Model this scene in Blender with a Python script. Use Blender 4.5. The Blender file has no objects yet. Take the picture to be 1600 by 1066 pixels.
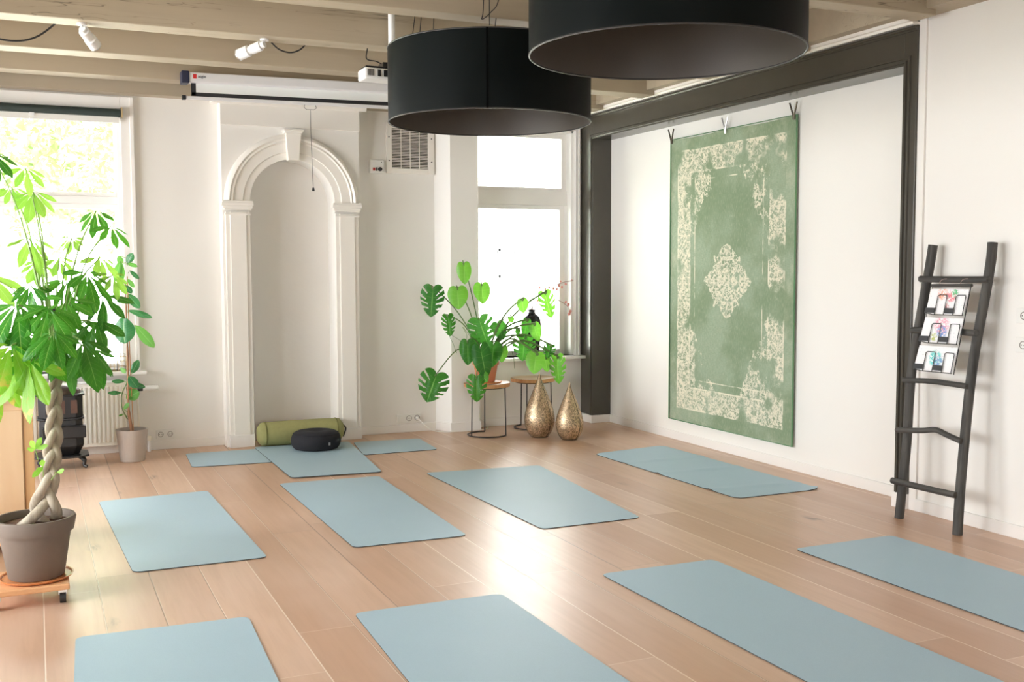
import bpy, math, random
import numpy as np
from mathutils import Vector, Matrix, Euler
random.seed(7)
S = bpy.context.scene
COL = S.collection
PI = math.pi

# ------------------------------------------------------------------ camera
FPX, CAMH = 1640.0, 1.5
def _ray(p): return np.array([p[0]-800.0, 533.0-p[1], -FPX])
_y = _ray((54, 421)); _y /= np.linalg.norm(_y)
_x = _ray((4422, 408)); _x -= _x.dot(_y)*_y; _x /= np.linalg.norm(_x)
_z = np.cross(_x, _y)
ROT = np.array([_x, _y, _z])
cam_d = bpy.data.cameras.new('camera'); cam = bpy.data.objects.new('camera', cam_d); COL.objects.link(cam)
cam_d.sensor_width = 36; cam_d.lens = FPX/1600*36; cam_d.clip_start = 0.05; cam_d.clip_end = 200
M4 = Matrix([[*ROT[0], 0], [*ROT[1], 0], [*ROT[2], CAMH], [0, 0, 0, 1]])
cam.matrix_world = M4
S.camera = cam
def at_y(px, py, Y):
    d = ROT @ _ray((px, py)); t = Y/d[1]; return Vector((d[0]*t, Y, CAMH+d[2]*t))
def at_x(px, py, X):
    d = ROT @ _ray((px, py)); t = X/d[0]; return Vector((X, d[1]*t, CAMH+d[2]*t))
def at_z(px, py, Z=0.0):
    d = ROT @ _ray((px, py)); t = (Z-CAMH)/d[2]; return Vector((d[0]*t, d[1]*t, Z))

# ------------------------------------------------------------------ light and exposure
S.view_settings.view_transform = 'Standard'
S.view_settings.look = 'None'
S.view_settings.gamma = 1.0
S.view_settings.use_curve_mapping = False
S.view_settings.exposure = 0.2
S.cycles.max_bounces = 10
S.cycles.diffuse_bounces = 6
S.cycles.transparent_max_bounces = 16
S.cycles.sample_clamp_indirect = 6.0
S.cycles.use_denoising = True
S.cycles.caustics_reflective = False
S.cycles.caustics_refractive = False
W = bpy.data.worlds.new('overcast_sky'); S.world = W; W.use_nodes = True
wn = W.node_tree; bg = wn.nodes['Background']
SKY = 15.0
bg.inputs['Color'].default_value = (0.96, 0.98, 1.0, 1)
bg.inputs['Strength'].default_value = SKY
sun_d = bpy.data.lights.new('sun', 'SUN'); sun_d.energy = 40; sun_d.angle = .02; sun_d.color = (1, .99, .97)
sun = bpy.data.objects.new('sun', sun_d); COL.objects.link(sun)
sun.rotation_euler = Vector((.08, .5, -.86)).to_track_quat('-Z', 'Y').to_euler()
def portal(name, loc, rot, sx, sy):
    l = bpy.data.lights.new(name, 'AREA'); l.shape = 'RECTANGLE'; l.size = sx; l.size_y = sy
    l.cycles.is_portal = True
    o = bpy.data.objects.new(name, l); COL.objects.link(o); o.location = loc; o.rotation_euler = rot
    return o
XL, YR = -2.6, -2.6      # left wall and rear wall of the room
portal('sky_portal', (-0.25, 9.42, 1.73), (-PI/2, 0, 0), 1.85, 2.12)
portal('sky_portal', (4.28, 9.42, 1.73), (-PI/2, 0, 0), 1.05, 2.14)
portal('sky_portal', (XL-0.32, 7.4, 1.55), (0, -PI/2, 0), 2.3, 2.4)
portal('sky_portal', (XL-0.32, 4.4, 1.55), (0, -PI/2, 0), 2.3, 2.4)
portal('sky_portal', (XL-0.32, 1.4, 1.55), (0, -PI/2, 0), 1.7, 1.2)
portal('sky_portal', (0.3, YR-0.32, 1.6), (PI/2, 0, 0), 1.8, 1.6)

# ------------------------------------------------------------------ node expressions
class N:
    def __init__(s, nt, sock): s.nt, s.s = nt, sock
    def m(s, op, *a):
        n = s.nt.nodes.new('ShaderNodeMath'); n.operation = op
        for i, v in enumerate((s,)+a):
            if isinstance(v, N): s.nt.links.new(v.s, n.inputs[i])
            else: n.inputs[i].default_value = v
        return N(s.nt, n.outputs[0])
    def __add__(s, o): return s.m('ADD', o)
    def __radd__(s, o): return s.m('ADD', o)
    def __sub__(s, o): return s.m('SUBTRACT', o)
    def __rsub__(s, o): return (s*-1.0)+o
    def __mul__(s, o): return s.m('MULTIPLY', o)
    def __rmul__(s, o): return s.m('MULTIPLY', o)
    def __truediv__(s, o): return s.m('DIVIDE', o)
    def abs(s): return s.m('ABSOLUTE')
    def sin(s): return s.m('SINE')
    def floor(s): return s.m('FLOOR')
    def frac(s): return s.m('FRACT')
    def sqrt(s): return s.m('SQRT')
    def min(s, o): return s.m('MINIMUM', o)
    def max(s, o): return s.m('MAXIMUM', o)
    def gt(s, o): return s.m('GREATER_THAN', o)
    def lt(s, o): return s.m('LESS_THAN', o)
    def step(s, a, b):      # smooth 0..1 from a to b
        n = s.nt.nodes.new('ShaderNodeMapRange'); n.interpolation_type = 'SMOOTHSTEP'; n.clamp = True
        s.nt.links.new(s.s, n.inputs[0]); n.inputs[1].default_value = a; n.inputs[2].default_value = b
        return N(s.nt, n.outputs[0])
class G:                    # a material under construction
    def __init__(s, name, color=(.8, .8, .8), rough=.5, metal=0., spec=.5, **kw):
        s.mat = bpy.data.materials.new(name); s.mat.use_nodes = True
        s.nt = s.mat.node_tree; s.bsdf = s.nt.nodes['Principled BSDF']; s.out = s.nt.nodes['Material Output']
        s.bsdf.inputs['Base Color'].default_value = (*color, 1)
        s.bsdf.inputs['Roughness'].default_value = rough
        s.bsdf.inputs['Metallic'].default_value = metal
        s.bsdf.inputs['Specular IOR Level'].default_value = spec
        for k, v in kw.items(): s.bsdf.inputs[k].default_value = v
    def coord(s, which='Object'):
        n = s.nt.nodes.new('ShaderNodeTexCoord'); return n.outputs[which]
    def xyz(s, which='Object'):
        n = s.nt.nodes.new('ShaderNodeSeparateXYZ'); s.nt.links.new(s.coord(which), n.inputs[0])
        return [N(s.nt, n.outputs[i]) for i in range(3)]
    def vec(s, x, y, z=0.0):
        n = s.nt.nodes.new('ShaderNodeCombineXYZ')
        for i, v in enumerate((x, y, z)):
            if isinstance(v, N): s.nt.links.new(v.s, n.inputs[i])
            else: n.inputs[i].default_value = v
        return n.outputs[0]
    def noise(s, vec=None, scale=5., detail=4., rough=.55, dist=0., out=0):
        n = s.nt.nodes.new('ShaderNodeTexNoise'); n.inputs['Scale'].default_value = scale
        n.inputs['Detail'].default_value = detail; n.inputs['Roughness'].default_value = rough
        n.inputs['Distortion'].default_value = dist
        s.nt.links.new(vec if vec is not None else s.coord(), n.inputs['Vector'])
        return N(s.nt, n.outputs[out])
    def voronoi(s, vec, scale, feat='F1', out='Distance', rnd=1.0):
        n = s.nt.nodes.new('ShaderNodeTexVoronoi'); n.feature = feat; n.inputs['Scale'].default_value = scale
        n.inputs['Randomness'].default_value = rnd
        s.nt.links.new(vec, n.inputs['Vector']); return N(s.nt, n.outputs[out])
    def white(s, v):
        n = s.nt.nodes.new('ShaderNodeTexWhiteNoise'); n.noise_dimensions = '1D'
        s.nt.links.new(v.s, n.inputs['W']); return N(s.nt, n.outputs['Value'])
    def mix(s, f, a, b):
        n = s.nt.nodes.new('ShaderNodeMix'); n.data_type = 'RGBA'
        if isinstance(f, N): s.nt.links.new(f.s, n.inputs[0])
        else: n.inputs[0].default_value = f
        for k, v in ((6, a), (7, b)):
            if isinstance(v, tuple): n.inputs[k].default_value = (*v, 1)
            else: s.nt.links.new(v, n.inputs[k])
        return n.outputs[2]
    def base(s, sock): s.nt.links.new(sock, s.bsdf.inputs['Base Color']); return s
    def rough(s, v): s.nt.links.new(v.s, s.bsdf.inputs['Roughness']); return s
    def bump(s, h, strength=.3, dist=.01):
        n = s.nt.nodes.new('ShaderNodeBump'); n.inputs['Strength'].default_value = strength; n.inputs['Distance'].default_value = dist
        s.nt.links.new(h.s, n.inputs['Height']); s.nt.links.new(n.outputs[0], s.bsdf.inputs['Normal']); return s
    def through(s, color, amount):   # thin surface that lets some light through
        t = s.nt.nodes.new('ShaderNodeBsdfTranslucent')
        if isinstance(color, tuple): t.inputs[0].default_value = (*color, 1)
        else: s.nt.links.new(color, t.inputs[0])
        m = s.nt.nodes.new('ShaderNodeMixShader'); m.inputs[0].default_value = amount
        s.nt.links.new(s.bsdf.outputs[0], m.inputs[1]); s.nt.links.new(t.outputs[0], m.inputs[2])
        s.nt.links.new(m.outputs[0], s.out.inputs['Surface']); return s

def simple(name, color, rough=.5, metal=0., var=.06, scale=6., bump=.0, bscale=80., **kw):
    g = G(name, color, rough, metal, **kw)
    n = g.noise(scale=scale)
    d = tuple(max(0, c*(1-var)) for c in color); l = tuple(min(1, c*(1+var)) for c in color)
    g.base(g.mix(n, d, l))
    if bump: g.bump(g.noise(scale=bscale, detail=2), bump, .004)
    return g.mat

MT = {}
MT['wall'] = simple('white_wallpaper', (.85, .83, .79), .75, var=.015, scale=1.5, bump=.12, bscale=160)
MT['niche'] = simple('niche_plaster', (.81, .785, .74), .8, var=.03, scale=3, bump=.2, bscale=30)
MT['trim'] = simple('cream_gloss_paint', (.87, .835, .775), .35, var=.015)
MT['frame'] = simple('window_frame_paint', (.91, .89, .86), .35, var=.01)
MT['base'] = simple('baseboard_paint', (.84, .82, .79), .4, var=.01)
MT['dark'] = simple('olive_grey_gloss_paint', (.066, .06, .047), .24, var=.08)
MT['black'] = simple('black_iron', (.015, .015, .016), .35, var=.2, bump=.1)
MT['blackmat'] = simple('black_plastic', (.02, .02, .022), .5, var=.1)
MT['white'] = simple('white_plastic', (.82, .81, .77), .35, var=.01)
MT['whitemetal'] = simple('white_painted_metal', (.85, .85, .84), .3, var=.01)
MT['brass'] = simple('aged_brass', (.62, .47, .27), .3, metal=.9, var=.2, scale=20)
MT['steel'] = simple('brushed_steel', (.7, .7, .7), .28, metal=1., var=.05)
MT['red'] = simple('red_switch', (.45, .05, .04), .4)
MT['plaster'] = simple('ceiling_plaster', (.5, .43, .33), .8, var=.05)

def wood(name, c1, c2, axis=1, rough=.5, sc=10., cracks=False):
    g = G(name, c1, rough)
    x, y, z = g.xyz()
    k = [sc, sc, sc]; k[axis] = sc*.07
    n = g.noise(g.vec(x*k[0], y*k[1], z*k[2]), 1.0, 5, .6, .6)
    c = g.mix(n.step(.3, .7), c1, c2)
    if cracks:
        v = g.noise(g.vec(x*.8, y*9., z*14.), 1.0, 3, .5, .8)
        line = 1.0-((v-.5).abs()).step(.0, .006)
        patch = g.noise(g.vec(x*.5, y*2., z*.8), 1.0, 1).step(.55, .6)
        c = g.mix(line*patch, c, tuple(a*.45 for a in c1))
    g.base(c); g.bump(n, .12, .004)
    return g.mat
MT['beam'] = wood('painted_beam', (.40, .335, .24), (.44, .37, .27), 0, .6, 8., cracks=True)
MT['pine'] = wood('pine_wood', (.80, .56, .34), (.84, .62, .40), 2, .4)
MT['pinedark'] = wood('orange_pine_edge', (.70, .42, .2), (.76, .48, .24), 2, .4)
MT['dollywood'] = wood('dolly_wood', (.72, .38, .18), (.80, .46, .24), 0, .4)
MT['slab'] = wood('log_slice_wood', (.72, .50, .33), (.80, .60, .42), 0, .45)
MT['bark'] = wood('orange_bark', (.62, .30, .13), (.75, .42, .2), 2, .7, 30)
MT['ladder'] = wood('charcoal_stained_wood', (.032, .03, .027), (.095, .088, .078), 2, .7, 25)
MT['rung'] = wood('charcoal_stained_rung', (.032, .03, .027), (.095, .088, .078), 1, .7, 25)

# floor: wide oak boards running to the back wall
g = G('oak_floorboards', rough=.33, spec=.95)
x, y, z = g.xyz()
PW = .2385
u = (x-.228)/PW
idx = u.floor(); fr = u.frac()
r = g.white(idx+3.3); r2 = g.white(idx*1.7+11.)
yl = (y+r*5.0)/2.6
joint = yl.floor(); jr = g.white(idx*7.13+joint*3.7)
seam = (fr.min(1.0-fr))*PW
jd = (yl.frac().min(1.0-yl.frac()))*2.6
line = 1.0-seam.step(.0014, .0042)
jl = 1.0-jd.step(.001, .003)
gr = g.noise(g.vec(x*26., y*1.6+jr*30., jr*9.), 1.0, 6, .6, .5)
gr2 = g.noise(g.vec(x*3., y*.9, jr*7.), 1.0, 3, .5)
kn = g.voronoi(g.vec(x*3.0, y*1.25, jr*.2), 1.0)
knot = (1.0-kn.step(.04, .16))*(g.noise(scale=1.3, detail=1).step(.38, .48))
ring = g.noise(g.vec(x*14., y*4., 0.), 1.0, 3, .6, 1.5)
c = g.mix(jr, (.54, .325, .205), (.67, .45, .315))
c = g.mix((gr.step(.35, .75))*.28, c, (.43, .255, .155))
c = g.mix((gr2.step(.45, .8))*.45, c, (.71, .53, .42))
c = g.mix(knot*(ring.step(.35, .6))*.8, c, (.24, .14, .09))
sl = g.mix(r2.gt(.42), (.28, .17, .11), (.86, .72, .58))
c = g.mix(line.max(jl*.7)*.85, c, sl)
g.base(c); g.rough(.29+gr*.12)
g.bump((gr*.25)-(line.max(jl)), .25, .002)
MT['floor'] = g.mat

g = G('yoga_mat_foam', (.3, .4, .42), .5, spec=.4)
n = g.noise(scale=900, detail=1); n2 = g.noise(scale=3)
c = g.mix(n.step(.3, .7), (.355, .505, .595), (.42, .575, .665))
c = g.mix(n2*.2, c, (.38, .50, .55))
g.base(c); g.bump(n, .25, .001); g.rough(.42+n2*.12)
MT['mat'] = g.mat
MT['matedge'] = simple('mat_edge', (.06, .07, .075), .8)

# leaves: u across (0 midrib .. 1 edge), v along
def leaf_mat(name, c1, c2, vein, trans, rough=.35, amt=.4, nv=9., tips=None):
    g = G(name, c1, rough, spec=.45)
    uv = g.nt.nodes.new('ShaderNodeUVMap'); sp = g.nt.nodes.new('ShaderNodeSeparateXYZ'); g.nt.links.new(uv.outputs[0], sp.inputs[0])
    a, t = N(g.nt, sp.outputs[0]), N(g.nt, sp.outputs[1])
    a = a.abs()
    n = g.noise(scale=9, detail=3)
    info = g.nt.nodes.new('ShaderNodeObjectInfo'); rnd = N(g.nt, info.outputs['Random'])
    c = g.mix((n*.5+rnd*.6).step(.15, .85), c1, c2)
    mid = 1.0-a.step(.015, .06)
    side = 1.0-(((t*nv-a*1.2).frac()-.5).abs()).step(.0, .09)
    c = g.mix((mid.max(side*.35)), c, vein)
    if tips: c = g.mix((g.noise(scale=16, detail=3)).step(.57, .63)*(t.step(.35, .9)), c, tips)
    g.base(c); g.bump(side+mid, .25, .003)
    g.through(g.mix(.5, c, trans), amt)
    return g.mat
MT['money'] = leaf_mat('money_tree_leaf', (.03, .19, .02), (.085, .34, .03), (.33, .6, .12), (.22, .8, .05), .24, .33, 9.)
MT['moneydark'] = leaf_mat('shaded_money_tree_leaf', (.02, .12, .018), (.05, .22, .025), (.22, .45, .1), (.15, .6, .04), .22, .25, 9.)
MT['moneyold'] = leaf_mat('yellowing_leaf', (.12, .42, .03), (.24, .52, .04), (.4, .65, .15), (.45, .9, .05), .35, .45, 9., (.75, .40, .12))
MT['moneypale'] = leaf_mat('pale_young_leaf', (.25, .6, .06), (.35, .7, .1), (.5, .8, .25), (.6, 1., .15), .35, .5, 9.)
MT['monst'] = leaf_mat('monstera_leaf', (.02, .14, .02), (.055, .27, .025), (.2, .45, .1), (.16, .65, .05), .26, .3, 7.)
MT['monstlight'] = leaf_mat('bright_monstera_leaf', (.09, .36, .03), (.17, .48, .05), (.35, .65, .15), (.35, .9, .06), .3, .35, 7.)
MT['rubber'] = leaf_mat('rubber_plant_leaf', (.02, .13, .05), (.04, .2, .07), (.3, .5, .25), (.1, .5, .08), .2, .2, 16.)
MT['rubberlight'] = leaf_mat('pale_rubber_leaf', (.08, .3, .06), (.14, .38, .09), (.35, .6, .25), (.3, .8, .1), .25, .35, 16.)
MT['stem'] = simple('green_stem', (.12, .2, .06), .5, var=.3)
MT['stemgreen'] = simple('fresh_green_stem', (.25, .42, .1), .5, var=.2)
MT['stembrown'] = simple('brown_woody_stem', (.38, .2, .11), .6, var=.3, scale=25)
MT['trunk'] = wood('braided_trunk_bark', (.30, .25, .19), (.50, .43, .33), 2, .65, 22)
MT['soil'] = simple('potting_soil', (.12, .06, .035), .95, var=.6, scale=60, bump=1.0, bscale=70)
MT['claypot'] = simple('grey_brown_clay_pot', (.19, .15, .12), .7, var=.22, scale=4, bump=.15)
MT['greypot'] = simple('taupe_grey_pot', (.50, .445, .40), .6, var=.05, scale=50, bump=.2, bscale=120)
MT['terra'] = simple('terracotta', (.62, .24, .12), .65, var=.12, scale=8)
MT['saucer'] = simple('orange_saucer', (.65, .26, .10), .25, var=.1)
MT['olive'] = simple('olive_green_cotton', (.33, .32, .13), .85, var=.12, scale=40, bump=.3, bscale=300)
MT['olivedark'] = simple('olive_seam', (.17, .16, .05), .85, var=.1)
MT['cushion'] = simple('black_cotton', (.013, .013, .017), .9, var=.2, scale=30, bump=.25, bscale=250)
MT['vaseblack'] = simple('glossy_black_glass', (.01, .01, .012), .06, var=.1)
MT['blind'] = simple('dark_green_blind', (.03, .045, .04), .6, var=.1)
MT['pinkpetal'] = simple('pink_petal', (.85, .38, .33), .6, var=.2)
MT['twig'] = simple('pale_twig', (.5, .36, .32), .7)
MT['radiator'] = simple('radiator_enamel', (.83, .79, .70), .3, var=.01)
MT['screen'] = simple('projection_fabric', (.84, .86, .84), .8, var=.005)
MT['screencase'] = simple('white_screen_case', (.8, .8, .81), .4, var=.005)
MT['navy'] = simple('navy_plastic', (.02, .025, .06), .4)
MT['redmark'] = simple('red_mark', (.75, .03, .03), .5, var=.0)
MT['darkmark'] = simple('dark_print', (.03, .03, .05), .6, var=.0)

# lamp shades
g = G('dark_shade_fabric', (.008, .011, .011), .42, spec=.06); n = g.noise(scale=500, detail=1)
g.base(g.mix(n, (.0025, .004, .004), (.005, .0075, .0075))); g.bump(n, .3, .001)
g.through((.4, .30, .24), .06); MT['shade'] = g.mat
g = G('shade_lining', (.05, .042, .036), .36, spec=.6, metal=.2); n = g.noise(scale=400, detail=1)
g.base(g.mix(n, (.06, .051, .042), (.11, .094, .08))); g.bump(n, .6, .001)
g.through((.5, .41, .34), .22); MT['lining'] = g.mat
MT['seamblack'] = simple('black_seam', (.002, .002, .002), .9, spec=.05)
MT['shaderim'] = simple('shade_rim_binding', (.03, .027, .025), .5)

# glass that reflects a little and lets the daylight through
g = G('window_glass'); nt = g.nt
tr = nt.nodes.new('ShaderNodeBsdfTransparent'); gl = nt.nodes.new('ShaderNodeBsdfGlossy'); gl.inputs['Roughness'].default_value = .02
fz = nt.nodes.new('ShaderNodeFresnel'); fz.inputs['IOR'].default_value = 1.45
mx = nt.nodes.new('ShaderNodeMixShader'); nt.links.new(fz.outputs[0], mx.inputs[0]); nt.links.new(tr.outputs[0], mx.inputs[1]); nt.links.new(gl.outputs[0], mx.inputs[2])
nt.links.new(mx.outputs[0], g.out.inputs['Surface']); MT['glass'] = g.mat

# pierced brass of the drop lanterns
g = G('pierced_brass', (.6, .45, .26), .42, metal=.8)
x, y, z = g.xyz()
ang = y.m('ARCTAN2', x)
v = g.voronoi(g.vec(ang*3.2, z*26., 0.), 1.0)
rg = ((v*16.).sin()).step(-.2, .4)
v2 = g.voronoi(g.coord(), 95.)
n = g.noise(scale=14, detail=3)
pat = (rg*.6+v2.step(.25, .5)*.5).min(1.0)
c = g.mix(n.step(.35, .7), (.55, .41, .25), (.82, .62, .42))
c = g.mix(pat, (.20, .15, .10), c)
g.base(c); g.bump(pat, .25, .003); MT['pierced'] = g.mat

# rug: worn green with cream ornament
RY, RZ = 6.955, 1.388
g = G('vintage_rug_pile', (.2, .4, .22), .95, spec=.1)
x, y, z = g.xyz()
wx = g.noise(scale=7, detail=2, out=0)-.5
uu, vv = y.abs(), z.abs()
d = (.826-uu).min(1.21-vv)
mv = g.vec(uu+wx*.02, vv+wx*.02, 0.)
v1 = g.voronoi(mv, 9.0); ringp = ((v1*46.).sin()).gt(.05)
v2 = g.voronoi(mv, 26.0); ringq = ((v2*22.).sin()).gt(.35)
nf = g.noise(scale=38, detail=3, rough=.6, dist=1.2)
nfine = g.noise(scale=150, detail=2)
e1 = g.voronoi(mv, 10.0, 'DISTANCE_TO_EDGE'); e2 = g.voronoi(mv, 27.0, 'DISTANCE_TO_EDGE')
orn = (1.0-e1.step(.05, .10)).max((1.0-e2.step(.08, .16))*.85).max((1.0-v2.step(.14, .24))*.9).max(ringp*ringq)
orn = orn*nf.step(.38, .52)
worn = g.noise(scale=3.1, detail=3, rough=.6)
worn2 = g.noise(g.vec(x*1., y*1.+4., z*.9+8.), 4.5, 5, .7)
up = (z*.5+y*-.35)          # wear is heavier towards one upper corner
band = (d.gt(.115))*(d.lt(.30))
guard = (1.0-(d-.115).abs().step(.004, .009)).max(1.0-(d-.30).abs().step(.004, .009)).max(1.0-(d-.37).abs().step(.003, .006)*1.0)
keep = (worn-(up*.09)+(y*.03)).step(.39, .50)
border = band*(orn*.9+.12)*keep
line = guard*(worn2.step(.42, .52))*keep
sp = (uu/.62+vv/.98+wx*.35)
spand = (sp.gt(1.18))*(d.gt(.30))*orn*(worn2.step(.47, .55))
md = (uu/.32)+(vv/.33)+wx*.3
mcore = ((uu.lt(.225))*(vv.lt(.25+wx*.1+0.0)) if False else (uu+wx*.10).lt(.175)*(vv+wx*.12).lt(.20))
med = ((md.lt(1.0)).max(mcore)*(vv+uu*.35).lt(.30))*(orn*1.2).min(1.0)
med = med*((worn2.step(.33, .42)))
edge = (d.lt(.115))*(worn2.step(.45, .75))*.35
field = (g.noise(g.vec(x*1., y*140., z*26.), 1.0, 3, .6).step(.45, .75))*.22
pat = border.max(line).max(spand).max(med*.95).max(edge).max(field)
pat = pat*(.65+nfine*.7)
green = g.mix(g.noise(scale=2.2, detail=3).step(.35, .65), (.212, .285, .18), (.31, .385, .28))
green = g.mix(g.noise(g.vec(x*1., y*30., z*220.), 1.0, 2).step(.35, .7)*.35, green, (.19, .26, .16))
g.base(g.mix(pat.min(1.0), green, (.74, .70, .56))); g.bump(nfine+pat*.4, .5, .002)
MT['rug'] = g.mat
MT['rugedge'] = simple('rug_binding', (.12, .26, .13), .95, var=.1)

# painted sheets of paper
def paper(name, seed, cols):
    g = G(name, (.88, .88, .88), .6)
    x, y, z = g.xyz()
    c = None; cur = (.88, .88, .89)
    for i, (cy, cz, rad, col) in enumerate(cols):
        n = g.noise(g.vec(x*1.+seed*3.+i, y*1., z*1.), 60., 3, .6, 1.0)
        dd = ((y-cy)*(y-cy)+(z-cz)*(z-cz)).sqrt()
        m = (1.0-dd.step(rad*.8, rad*1.5))*n.step(.44, .52)
        cur = g.mix(m*.95, cur, col)
    fl = g.noise(g.vec(x*1.+seed, y*1., z*1.), 90., 2).step(.64, .7)
    cur = g.mix(fl*.5, cur, (.35, .35, .42))
    g.base(cur); return g.mat

# ------------------------------------------------------------------ mesh building
class MB:
    def __init__(s): s.v = []; s.f = []; s.uv = {}
    def add(s, vs, fs, uvs=None):
        o = len(s.v); s.v += [Vector(a) for a in vs]
        for i, f in enumerate(fs):
            s.f.append(tuple(o+k for k in f))
            if uvs: s.uv[len(s.f)-1] = [uvs[k] for k in f]
        return s
    def box(s, x0, x1, y0, y1, z0, z1):
        vs = [(x, y, z) for z in (z0, z1) for y in (y0, y1) for x in (x0, x1)]
        return s.add(vs, [(0, 2, 3, 1), (4, 5, 7, 6), (0, 1, 5, 4), (2, 6, 7, 3), (0, 4, 6, 2), (1, 3, 7, 5)])
    def obox(s, c, ex, ey, ez):     # oriented box: centre and three half-axis vectors
        c, ex, ey, ez = map(Vector, (c, ex, ey, ez))
        vs = [c+ex*a+ey*b+ez*d for d in (-1, 1) for b in (-1, 1) for a in (-1, 1)]
        return s.add(vs, [(0, 2, 3, 1), (4, 5, 7, 6), (0, 1, 5, 4), (2, 6, 7, 3), (0, 4, 6, 2), (1, 3, 7, 5)])
    def tube(s, pts, rad, n=8, cap=True, closed=False):
        pts = [Vector(p) for p in pts]; m = len(pts)
        rads = rad if isinstance(rad, (list, tuple)) else [rad]*m
        up = None; vs = []
        for i, p in enumerate(pts):
            if closed: t = pts[(i+1) % m]-pts[i-1]
            else: t = pts[min(i+1, m-1)]-pts[max(i-1, 0)]
            t.normalize()
            if up is None:
                a = Vector((0, 0, 1)) if abs(t.z) < .9 else Vector((1, 0, 0))
                up = t.cross(a).normalized()
            up = (up-t*up.dot(t)).normalized(); b = t.cross(up)
            for k in range(n):
                th = 2*PI*k/n; vs.append(p+(up*math.cos(th)+b*math.sin(th))*rads[i])
        fs = []
        for i in range(m if closed else m-1):
            j = (i+1) % m
            for k in range(n): fs.append((i*n+k, i*n+(k+1) % n, j*n+(k+1) % n, j*n+k))
        if cap and not closed:
            fs.append(tuple(range(n))[::-1]); fs.append(tuple((m-1)*n+k for k in range(n)))
        return s.add(vs, fs)
    def lathe(s, prof, c=(0, 0, 0), n=32, cap0=False, cap1=False, a0=0, a1=2*PI):
        c = Vector(c); full = abs(a1-a0-2*PI) < 1e-6; m = n if full else n+1
        vs = []
        for r, z in prof:
            for k in range(m):
                th = a0+(a1-a0)*k/n; vs.append(c+Vector((r*math.cos(th), r*math.sin(th), z)))
        fs = []
        for i in range(len(prof)-1):
            for k in range(n):
                k2 = (k+1) % m; fs.append((i*m+k, i*m+k2, (i+1)*m+k2, (i+1)*m+k))
        if cap0: fs.append(tuple(range(m))[::-1])
        if cap1: fs.append(tuple((len(prof)-1)*m+k for k in range(m)))
        return s.add(vs, fs)
    def sweep(s, prof, path):       # prof: closed list of (a, b); path: list of (point, axis a, axis b)
        n = len(prof); vs = []
        for p, A, B in path:
            for a, b in prof: vs.append(Vector(p)+Vector(A)*a+Vector(B)*b)
        fs = []
        for i in range(len(path)-1):
            for k in range(n): fs.append((i*n+k, i*n+(k+1) % n, (i+1)*n+(k+1) % n, (i+1)*n+k))
        fs.append(tuple(range(n))[::-1]); fs.append(tuple((len(path)-1)*n+k for k in range(n)))
        return s.add(vs, fs)
    def sphere(s, c, r, n=12, sc=(1, 1, 1)):
        prof = [(math.sin(PI*i/n), -math.cos(PI*i/n)) for i in range(n+1)]
        o = len(s.v); s.lathe([(max(a, 1e-4), b) for a, b in prof], (0, 0, 0), n)
        for k in range(o, len(s.v)):
            v = s.v[k]; s.v[k] = Vector((c[0]+v.x*r*sc[0], c[1]+v.y*r*sc[1], c[2]+v.z*r*sc[2]))
        return s
    def build(s, name, mat, parent=None, smooth=False, bevel=0, origin=None, seg=2):
        org = Vector(origin) if origin is not None else (Vector(parent['_o']) if parent is not None and '_o' in parent.keys() else Vector((0, 0, 0)))
        me = bpy.data.meshes.new(name)
        me.from_pydata([tuple(v-org) for v in s.v], [], s.f)
        if s.uv:
            l = me.uv_layers.new(name='UVMap')
            for p in me.polygons:
                if p.index in s.uv:
                    for li, q in zip(p.loop_indices, s.uv[p.index]): l.data[li].uv = q
        me.materials.append(MT[mat] if isinstance(mat, str) else mat)
        if smooth:
            for p in me.polygons: p.use_smooth = True
        o = bpy.data.objects.new(name, me); COL.objects.link(o)
        if smooth and smooth != 'all':
            me.set_sharp_from_angle(angle=math.radians(38))
        if parent is not None:
            o.parent = parent
            if origin is not None: o.location = org-Vector(parent['_o'])
            o['_o'] = tuple(org)
        else:
            o.location = org; o['_o'] = tuple(org)
        if bevel:
            b = o.modifiers.new('bevel', 'BEVEL'); b.width = bevel; b.segments = seg; b.limit_method = 'ANGLE'
        return o
def thing(name, label, cat, loc, group=None):
    o = bpy.data.objects.new(name, None); COL.objects.link(o); o.location = loc; o['_o'] = tuple(loc)
    o.empty_display_size = .1
    o['label'] = label; o['category'] = cat
    if group: o['group'] = group
    return o
def tag(o, label, cat, group=None, kind=None):
    o['label'] = label; o['category'] = cat
    if group: o['group'] = group
    if kind: o['kind'] = kind
    return o
def struct(o, label, cat): return tag(o, label, cat, kind='structure')
def sthing(name, label, cat, loc):
    o = thing(name, label, cat, loc); o['kind'] = 'structure'; return o
def ring(c, r, n=32, axis='z', a0=0, a1=2*PI, end=False):
    c = Vector(c); out = []
    for k in range(n+(1 if end else 0)):
        th = a0+(a1-a0)*k/n; a, b = r*math.cos(th), r*math.sin(th)
        out.append(c+{'z': Vector((a, b, 0)), 'y': Vector((a, 0, b)), 'x': Vector((0, a, b))}[axis])
    return out
def curve(pts, n=8):                # smooth polyline through points
    P = [Vector(p) for p in pts]; P = [P[0]*2-P[1]]+P+[P[-1]*2-P[-2]]; out = []
    for i in range(1, len(P)-2):
        for k in range(n):
            t = k/n; a, b, c, d = P[i-1], P[i], P[i+1], P[i+2]
            out.append(.5*((2*b)+(c-a)*t+(2*a-5*b+4*c-d)*t*t+(3*b-a-3*c+d)*t**3))
    out.append(P[-2]); return out

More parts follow.
